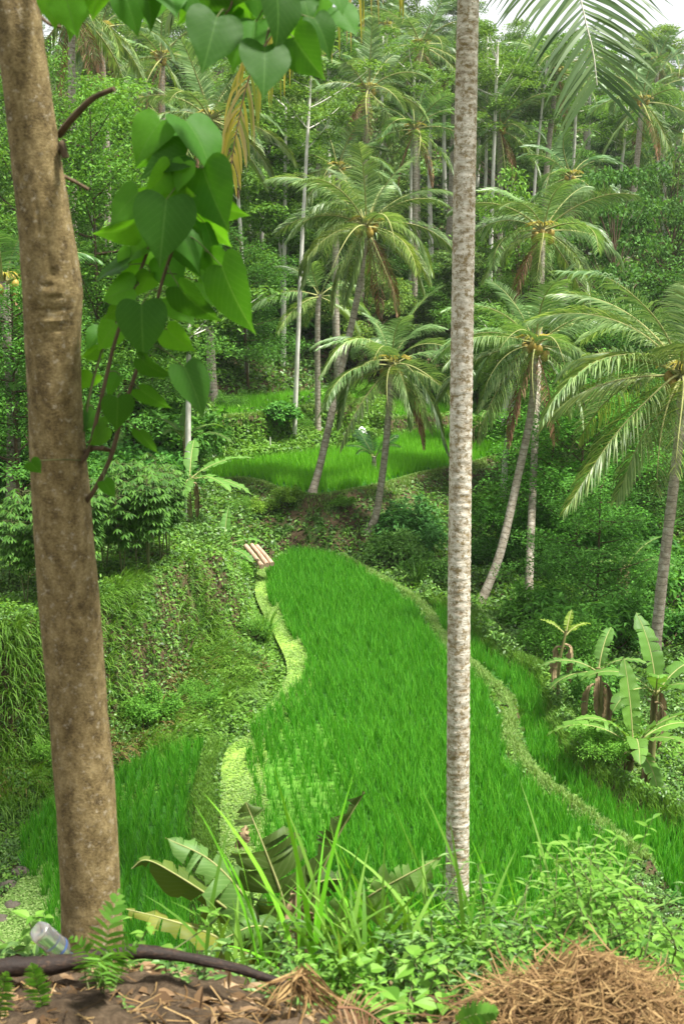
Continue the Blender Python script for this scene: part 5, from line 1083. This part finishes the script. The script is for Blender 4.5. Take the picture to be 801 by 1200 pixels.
for i, (pts, W) in enumerate((([(350, 1036, 3.7), (346, 1060, 3.68), (349, 1100, 3.66), (344, 1145, 3.65)], .05), ([(352, 1050, 3.72), (358, 1075, 3.7), (362, 1105, 3.7)], .035), ([(341, 1070, 3.72), (338, 1100, 3.7), (330, 1140, 3.7)], .04), ([(288, 968, 4.05), (283, 985, 4.0), (280, 995, 4.0)], .03))):
    mb = MB(); banana_leaf(mb, np.array([atY(*p) for p in pts]) - bf, W, np.random.default_rng(60 + i), 7, -.9, .1, up=(.3, -1, .2), rr=.004, curl=-1.2, gap=.1, stalk=.0); mb.build('dead_leaf', [MT['banana_dry']] * 2, bt)

# ---- tufts of long grass along the ridge
tf = [(262, 3.3, 10, .48, .016, .6, 'left of the tattered banana'), (300, 3.0, 10, .50, .018, .5, 'in front of the tattered banana, left one'), (322, 2.85, 12, .66, .018, .45, 'in front of the tattered banana, middle one'), (385, 3.0, 22, .50, .016, .6, 'right of the tattered banana'),
      (425, 2.85, 22, .46, .017, .6, 'with arching pale blades left of the lichened trunk'), (455, 3.1, 20, .5, .016, .6, 'near the lichened trunk foot'), (490, 3.0, 12, .52, .02, .5, 'with broad blades before the lichened trunk'), (560, 3.0, 12, .6, .017, .45, 'just right of the lichened trunk'),
      (600, 3.1, 10, .5, .014, .5, 'above the straw heap'), (405, 2.7, 16, .36, .014, .7, 'short one beside the straw heap'), (725, 3.4, 7, .75, .018, .7, 'with a long white arching blade at the right'), (350, 3.2, 16, .5, .016, .6, 'behind the hanging dead leaf'), (235, 2.95, 10, .4, .014, .7, 'right of the brown trunk foot'), (775, 3.0, 8, .5, .012, .7, 'at the right corner in the weeds'), (650, 3.2, 9, .5, .012, .6, 'thin one in the weeds above the straw')]
for i, (x, Y, n, H, W, ln, lab) in enumerate(tf): tuft('tuft of long green grass ' + lab, on_ground(x, 0, Y), int(n * (.55 if x < 370 else .9)), H, W, ln, ('grass', 'bright', 'rice_far')[i % 3] if i != 10 else 'grass_pale', 200 + i, group='grass tufts on the ridge', seg=7, spread=.05, curl=1.2)

# ---- leafy weeds
def weed(label, x, Y, H, n_st, leaf, wd, m, seed, name='weed', spread=.12, group='weeds on the ridge', droop=.6, cat='weed'):
    rng = np.random.default_rng(seed); p = on_ground(x, 0, Y); t = thing(name, label, cat, p, 0, group); st = MB(); lf = MB(); Ps, Ds, Ls = [], [], []
    for q in range(n_st):
        a0 = rng.uniform(0, 6.28); b = rng.normal(0, spread, 2); h = H * rng.uniform(.5, 1.1); e = np.array([b[0] + math.cos(a0) * h * .35, b[1] + math.sin(a0) * h * .35, h])
        P = smooth_path(np.array([[b[0] * .05, b[1] * .05, -.05], [b[0] * 1.2, b[1] * 1.2, h * .55], e]), 5); tube(st, P, np.linspace(.003, .0012, len(P)), 4, caps=False)
        k = int(h / leaf * 1.5) + 3
        for i in range(k):
            tt = .25 + .75 * i / (k - 1); pp = np.array([np.interp(tt, np.linspace(0, 1, len(P)), P[:, j]) for j in range(3)]); a = i * 1.57 + a0
            for s_ in (0, math.pi): Ps.append(pp); Ds.append([math.cos(a + s_), math.sin(a + s_), rng.uniform(.1, .6)]); Ls.append(leaf * rng.uniform(.55, 1.15) * (1.1 - .4 * tt))
    Ps = np.array(Ps); Ds = norm(np.array(Ds)); Ls = np.array(Ls); N = norm(np.array([0, 0, 1.]) + rng.normal(0, .25, Ps.shape)); nleaf(lf, Ps, Ds, N, Ls, Ls * wd * .82, droop)
    st.build('stems', MT['twig_green'], t); lf.build('foliage', MT[m], t); return t
wl = [('leafy weed wrapped round the foot of the lichened trunk', 528, 3.1, .34, 9, .05, .6, 'bright'), ('bushy weed left of the lichened trunk foot', 480, 2.9, .26, 9, .045, .55, 'cover'), ('bushy weed right of the lichened trunk foot', 560, 2.95, .28, 10, .05, .5, 'bright'),
      ('narrow leaved weed above the straw heap, left', 600, 3.0, .32, 10, .085, .26, 'cover'), ('narrow leaved weed above the straw heap, centre', 640, 3.1, .38, 12, .09, .28, 'bright'), ('narrow leaved weed above the straw heap, right', 690, 3.1, .42, 12, .08, .32, 'bright'),
      ('tall bushy weed at the right edge', 740, 3.0, .48, 14, .075, .38, 'bright'), ('tall bushy weed filling the right corner', 785, 2.9, .46, 14, .075, .4, 'bright'), ('dark low weed at the right corner beside the straw', 770, 2.6, .24, 10, .05, .5, 'cassava'), ('low weed between straw and tall weeds', 715, 2.75, .22, 9, .045, .55, 'bright'),
      ('low weed behind the straw heap', 650, 2.75, .20, 9, .045, .6, 'cover'), ('broad leaved low weed before the straw heap', 520, 2.45, .14, 5, .085, .85, 'bright'), ('round leaved weed in the lower centre', 470, 2.5, .16, 7, .055, .75, 'bright'), ('green weed in the lower centre below the grass', 430, 2.55, .2, 9, .045, .55, 'bright'),
      ('low weed below the tattered banana', 380, 2.6, .18, 8, .045, .6, 'bright'), ('low weed under the dark curved branch', 290, 2.5, .14, 7, .035, .65, 'cover'), ('low weed right of the brown trunk foot', 200, 2.55, .12, 6, .04, .65, 'cover'), ('pale creeper leaves behind the plastic bottle', 20, 2.75, .12, 5, .065, .65, 'bright'), ('pale leaved weed beside the brown trunk foot', 85, 2.75, .15, 4, .06, .65, 'bright'),
      ('small weed in the soil at the lower left', 60, 2.3, .08, 5, .025, .6, 'cover'), ('leafy weed below the grass, centre', 345, 2.75, .22, 8, .045, .55, 'cover'), ('weed with heart leaves near the straw edge', 690, 2.5, .10, 4, .06, .85, 'bright'), ('leafy weed beyond the straw at the right', 800, 3.3, .5, 12, .08, .36, 'bright'), ('leafy weed beyond the tall right weed', 715, 3.4, .5, 12, .085, .3, 'cover'), ('ragged weed below the lichened trunk', 540, 2.7, .22, 9, .045, .6, 'cover'), ('weed at the edge of the straw heap, left side', 575, 2.6, .18, 8, .045, .6, 'bright')]
for i, (lab, x, Y, H, n_, lf_, wd_, m) in enumerate(wl): weed(lab, x, Y, H, n_, lf_, wd_, m, 400 + i, spread=.10 if Y > 2.6 else .07)
# ridge ground cover behind them
rng = np.random.default_rng(31); n = 26000; P = np.c_[rng.uniform(-3, 3.4, n), rng.uniform(2.5, 9, n)]; P = P[~in_fields(P)]; P = P[visible(P, 200)]
mb = MB(); n = len(P); sc_ = np.where(P[:, 1] < 4, .8, 1.4); h = np.clip(.5 + .5 * vnoise(P, 4, 3), .05, 1) * np.where(P[:, 0] > .2, .22, .14); D = norm(np.stack([rng.normal(0, 1, n), rng.normal(0, 1, n), rng.uniform(0, .8, n)], -1))
nleaf(mb, np.c_[P, hgt(P) + h * rng.random(n)], D, norm(np.array([0, 0, 1.]) + rng.normal(0, .4, (n, 3))), .05 * sc_ * rng.uniform(.5, 1.2, n), .024 * sc_ * rng.uniform(.6, 1.2, n), .5, 3)
tag(mb.build('ridge_weeds', MT['cover']), 'low weeds covering the slope just below the ridge', kind='stuff')
# ---- ferns
def fern(label, fr, seed):
    f = atY(*fr[0][0]); t = thing('fern', label, 'fern', f, 0, 'ferns')
    for i, pts in enumerate(fr):
        mb = MB(); L = (.055 if i == 0 else .045) * (1 if seed == 1 else .62)
        mb = frond_geo(np.array([atY(*p) for p in pts]) - f, L, 17, np.random.default_rng(seed + i), .12, .014, .9, .0016, up=(0, -1, .5), t0=.15, ragged=0, seg=3, tip=.15); mb.build('frond', [MT['fern'], MT['twig_green']], t)
fern('fern arching in front of the brown trunk foot', [[(118, 1168, 2.3), (122, 1130, 2.28), (128, 1085, 2.3), (140, 1045, 2.36)], [(120, 1165, 2.3), (108, 1130, 2.26), (96, 1110, 2.25), (84, 1100, 2.25)], [(122, 1165, 2.3), (120, 1125, 2.2), (114, 1135, 2.15), (130, 1160, 2.1)], [(120, 1165, 2.3), (136, 1125, 2.3), (150, 1110, 2.3), (160, 1108, 2.3)]], 1)
fern('small bright fern in the soil at the lower left', [[(52, 1186, 2.2), (46, 1162, 2.2), (38, 1130, 2.2)]], 11)
fern('fern cut by the lower left corner', [[(0, 1200, 2.15), (2, 1170, 2.15), (8, 1140, 2.15)], [(-6, 1196, 2.15), (-12, 1160, 2.15), (-16, 1130, 2.15)]], 21)
fern('pale fern leaf beside the straw heap', [[(530, 1200, 2.2), (552, 1190, 2.2), (582, 1186, 2.2)]], 31)

# ---- straw heap
rng = np.random.default_rng(17); sc0 = atY(692, 1190, 2.34); sc0[2] = ground_at(sc0[0], sc0[1]) - .01
def mound(x, y): return (.10 + .018 * np.sin(x * 17 + 1) + .014 * np.sin(x * 31 + y * 23)) * np.exp(-((x / .21) ** 2 + (y / .17) ** 2) ** 1.1) + .035 * np.exp(-((x + .26) ** 2 / .006 + (y + .05) ** 2 / .01)) + .01
n = 5200; c = rng.normal(0, 1, (n, 2)) * [.105, .085]; a = np.where(rng.random(n) < .65, rng.normal(.35, .55, n), rng.uniform(0, 3.14, n)); L = rng.uniform(.06, .24, n); k = 7; s = np.linspace(-.5, .5, k); bend = rng.normal(0, .9, n)
ang = a[:, None] + bend[:, None] * s[None]; X = c[:, :1] + np.cos(ang) * s * L[:, None]; Y_ = c[:, 1:] + np.sin(ang) * s * L[:, None]
lift = rng.random(n) ** 3 * .06; tilt = rng.normal(0, .11, n); Z = mound(X, Y_) - .012 + lift[:, None] + tilt[:, None] * s[None] * L[:, None] * 3
Cn = np.stack([X, Y_, Z], -1); Tn = norm(np.gradient(Cn, axis=1)); S = norm(np.cross(Tn, norm(np.array([0, -.3, 1.]) + rng.normal(0, .4, (n, 1, 3))))); w_ = (rng.uniform(.0009, .0026, n)[:, None] * np.interp(np.linspace(0, 1, k), [0, .2, .8, 1], [.5, 1, .9, .3])[None])[..., None]
mb = MB(); ribbons(mb, Cn, S * w_)
gxm, gym = np.meshgrid(np.linspace(-.36, .36, 40), np.linspace(-.22, .17, 30), indexing='ij'); m2 = MB(); grid(m2, np.stack([gxm, gym, mound(gxm, gym) - .03 - .06 * ((gxm / .36) ** 4 + (gym / .2) ** 4) + .006 * np.sin(gxm * 90) * np.cos(gym * 70)], -1))
st_ = thing('straw_heap', 'heap of dry brown straw at the lower right', 'straw heap', sc0); mb.build('straw', MT['straw'], st_); m2.build('core', MT['litter'], st_)
# ---- dark curved branch, frayed end
mb = MB(); bp = smooth_path(np.array([atY(x, y, Y) for x, y, Y in [(-60, 1146, 2.36), (0, 1134, 2.38), (70, 1130, 2.4), (140, 1116, 2.42), (200, 1119, 2.42), (270, 1133, 2.4), (330, 1152, 2.36), (372, 1168, 2.33)]]), 7)
o = bp[0].copy(); bt2 = thing('fallen_branch', 'dark smooth curved branch lying across the ridge below the brown trunk', 'branch', o); tube(mb, bp - o, np.interp(np.linspace(0, 1, len(bp)), [0, .3, .6, 1], [.023, .021, .013, .008]) * (1 + .08 * np.sin(np.arange(len(bp)) * .9) * np.sin(np.arange(len(bp)) * .37)), 14, rough=.06); mb.build('stalk', MT['blackpipe'], bt2)
rng = np.random.default_rng(8); n = 70; p0 = atY(352, 1142, 2.34) - o; p1 = atY(395, 1196, 2.22) - o; s0 = p0 + rng.normal(0, .012, (n, 3)); e0 = p1 + rng.normal(0, .03, (n, 3)); q = np.linspace(0, 1, 5)[None, :, None]; Cn = s0[:, None] * (1 - q) + e0[:, None] * q * rng.uniform(.8, 1.1, (n, 1, 1)) + e0[:, None] * 0; Cn = Cn + np.sin(q * 3.1) * rng.normal(0, .012, (n, 1, 3))
mb = MB(); ribbons(mb, Cn, norm(rng.normal(0, 1, (n, 1, 3))) * .0032 * np.array([.6, 1, 1, .8, .2])[None, :, None]); mb.build('frayed_end', MT['straw'], bt2)
# dead palm frond piece
mb = frond_geo(np.array([atY(*p) for p in [(395, 1180, 2.2), (425, 1184, 2.2), (452, 1206, 2.17), (470, 1235, 2.15)]]) - atY(395, 1180, 2.2), .09, 22, np.random.default_rng(3), .3, .006, .8, .003, up=(0, -.6, 1), ragged=0, t0=.02)
tag(mb.build('dead_frond', [MT['palm_dry'], MT['palm_dry']], loc=tuple(atY(395, 1180, 2.2))), 'piece of dried palm leaf at the bottom edge, centre', 'palm leaf')
# ---- plastic bottle
m, n_, out = mat('clear_plastic'); p = n_.nodes.new('ShaderNodeBsdfPrincipled'); p.inputs['Base Color'].default_value = (.93, .96, .97, 1); p.inputs['Roughness'].default_value = .16; p.inputs['Transmission Weight'].default_value = .93; p.inputs['IOR'].default_value = 1.3; n_.links.new(p.outputs[0], out.inputs[0]); MT['clear'] = m
MT['blue'] = bark_mat('blue_label', [(.3, (.03, .07, .2)), (.7, (.10, .16, .32))], 8, bump=.0, rough=.4)
def lathe(mb, prof, n=28, m=0, ribs=0):
    a = np.linspace(0, 2 * np.pi, n + 1); r = np.array([p[0] for p in prof]); z = np.array([p[1] for p in prof]); rr = r[:, None] * (1 + ribs * np.cos(5 * a)[None] * (z[:, None] < .02)); grid(mb, np.stack([rr * np.cos(a), rr * np.sin(a), np.broadcast_to(z[:, None], rr.shape)], -1), m)
bo = atY(52, 1096, 2.5); t = thing('plastic_bottle', 'clear crumpled plastic bottle lying base up left of the brown trunk', 'bottle', bo); t.rotation_euler = (R(200), R(-32), R(20)); t.scale = (.8, .8, .8)
mb = MB(); lathe(mb, [(0, -.022), (.012, -.03), (.024, -.036), (.031, -.03), (.033, -.02), (.032, 0), (.0335, .012), (.032, .024), (.0335, .036), (.032, .05), (.0335, .06), (.033, .09), (.028, .11), (.016, .135), (.012, .15)], ribs=.05); mb.build('body', MT['clear'], t)
mb = MB(); lathe(mb, [(.0342, .074), (.0345, .079), (.0342, .084)]); mb.build('label_band', MT['blue'], t); mb = MB(); lathe(mb, [(.0135, .147), (.0145, .15), (.0145, .163), (.0, .165)]); mb.build('cap', MT['blue'], t)

# ---- soil, crumbs and leaf litter of the ridge
rng = np.random.default_rng(5); n = 5200; X = rng.uniform(-1.4, 1.5, n); Yv = 1.75 + rng.random(n) * 1.1; P = np.c_[X, Yv]; mb = MB()
D = norm(np.stack([rng.normal(0, 1, n), rng.normal(0, 1, n), rng.uniform(-.2, .5, n)], -1)); L = rng.uniform(.02, .09, n); nleaf(mb, np.c_[P, hgt(P) + rng.uniform(0, .025, n)], D, norm(np.array([0, 0, 1.]) + rng.normal(0, .6, (n, 3))), L, L * rng.uniform(.3, .75, n), 1.2, 4)
tag(mb.build('leaf_litter', MT['litter']), 'dry fallen leaves scattered over the ridge soil', kind='stuff')
n = 3000; P = np.c_[rng.uniform(-1.4, 1.5, n), 1.75 + rng.random(n) * 1.1]; mb = MB(); rs = rng.uniform(.005, .03, n) * (rng.random(n) ** .6)
for i in range(n): blob(mb, (P[i, 0], P[i, 1], ground_at(P[i, 0], P[i, 1]) + rs[i] * .3), rs[i] * np.array([1.2, 1, .7]), rng, n=6, rough=.4)
tag(mb.build('soil_crumbs', MT['soil'], smooth=True), 'lumps of brown soil along the bottom edge', kind='stuff')
n = 800; c = np.c_[rng.uniform(-1.4, .9, n), 1.75 + rng.random(n) * .95]; a = rng.uniform(0, 6.28, n); L = rng.uniform(.05, .3, n); s = np.linspace(-.5, .5, 5); ang = a[:, None] + rng.normal(0, .8, n)[:, None] * s; X = c[:, :1] + np.cos(ang) * s * L[:, None]; Yv = c[:, 1:] + np.sin(ang) * s * L[:, None]
Z = hgt(np.c_[X.ravel(), Yv.ravel()]).reshape(X.shape) + rng.uniform(.004, .03, n)[:, None] + rng.normal(0, .05, n)[:, None] * s; mb = MB(); ribbons(mb, np.stack([X, Yv, Z], -1), norm(np.stack([-np.sin(ang), np.cos(ang), rng.normal(0, .3, ang.shape)], -1)) * .0016)
tag(mb.build('dry_stalks', MT['straw']), 'thin dry stalks strewn over the soil', kind='stuff')
n = 190; P = np.c_[rng.uniform(-1.2, 1.3, n), 1.85 + rng.random(n) * .8]; mb = MB(); D = norm(np.stack([rng.normal(0, 1, n), rng.normal(0, 1, n), rng.uniform(0, .25, n)], -1)); L = rng.uniform(.06, .12, n); nleaf(mb, np.c_[P, hgt(P) + .012], D, norm(np.array([0, 0, 1.]) + rng.normal(0, .5, (n, 3))), L, L * rng.uniform(.3, .6, n), 1.8, 6)
tag(mb.build('dead_leaves', MT['litter']), 'large curled dry leaves lying on the ridge soil', kind='stuff')
# rough soil crust over the ridge top
gxs, gys = np.meshgrid(np.linspace(-1.6, 1.7, 260), np.linspace(1.5, 2.95, 120), indexing='ij'); pp = np.c_[gxs.ravel(), gys.ravel()]; zz = hgt(pp) + .012 + np.abs(vnoise(pp, 14, 7)) * .02 + vnoise(pp, 60, 8) * .005 - .05 * ss((pp[:, 1] - 2.6) / .35); mb = MB(); grid(mb, np.stack([gxs, gys, zz.reshape(gxs.shape)], -1)); tag(mb.build('ridge_soil', MT['soil']), 'bare brown soil of the ridge', kind='structure')

# ================================================================== the humid air of the valley
m, n, out = mat('valley_haze'); pv = n.nodes.new('ShaderNodeVolumePrincipled'); pv.inputs['Color'].default_value = (.93, .96, .95, 1); pv.inputs['Density'].default_value = .0003; pv.inputs['Anisotropy'].default_value = .2
n.links.new(pv.outputs[0], out.inputs['Volume'])
zlo = float(GZ.min()) - 1.5; zhi = 62.0; b = np.array([[-262, -32, zlo], [262, 522, zhi]])
V = np.array([[b[i, 0], b[j, 1], b[k, 2]] for i in (0, 1) for j in (0, 1) for k in (0, 1)]); Fb = [[0, 1, 3, 2], [4, 6, 7, 5], [0, 4, 5, 1], [2, 3, 7, 6], [0, 2, 6, 4], [1, 5, 7, 3]]
tag(MB().add(V, Fb).build('haze', m, smooth=False), 'thin humid haze filling the valley', kind='stuff')
print('ZLO', zlo, 'GZmax', GZ.max())
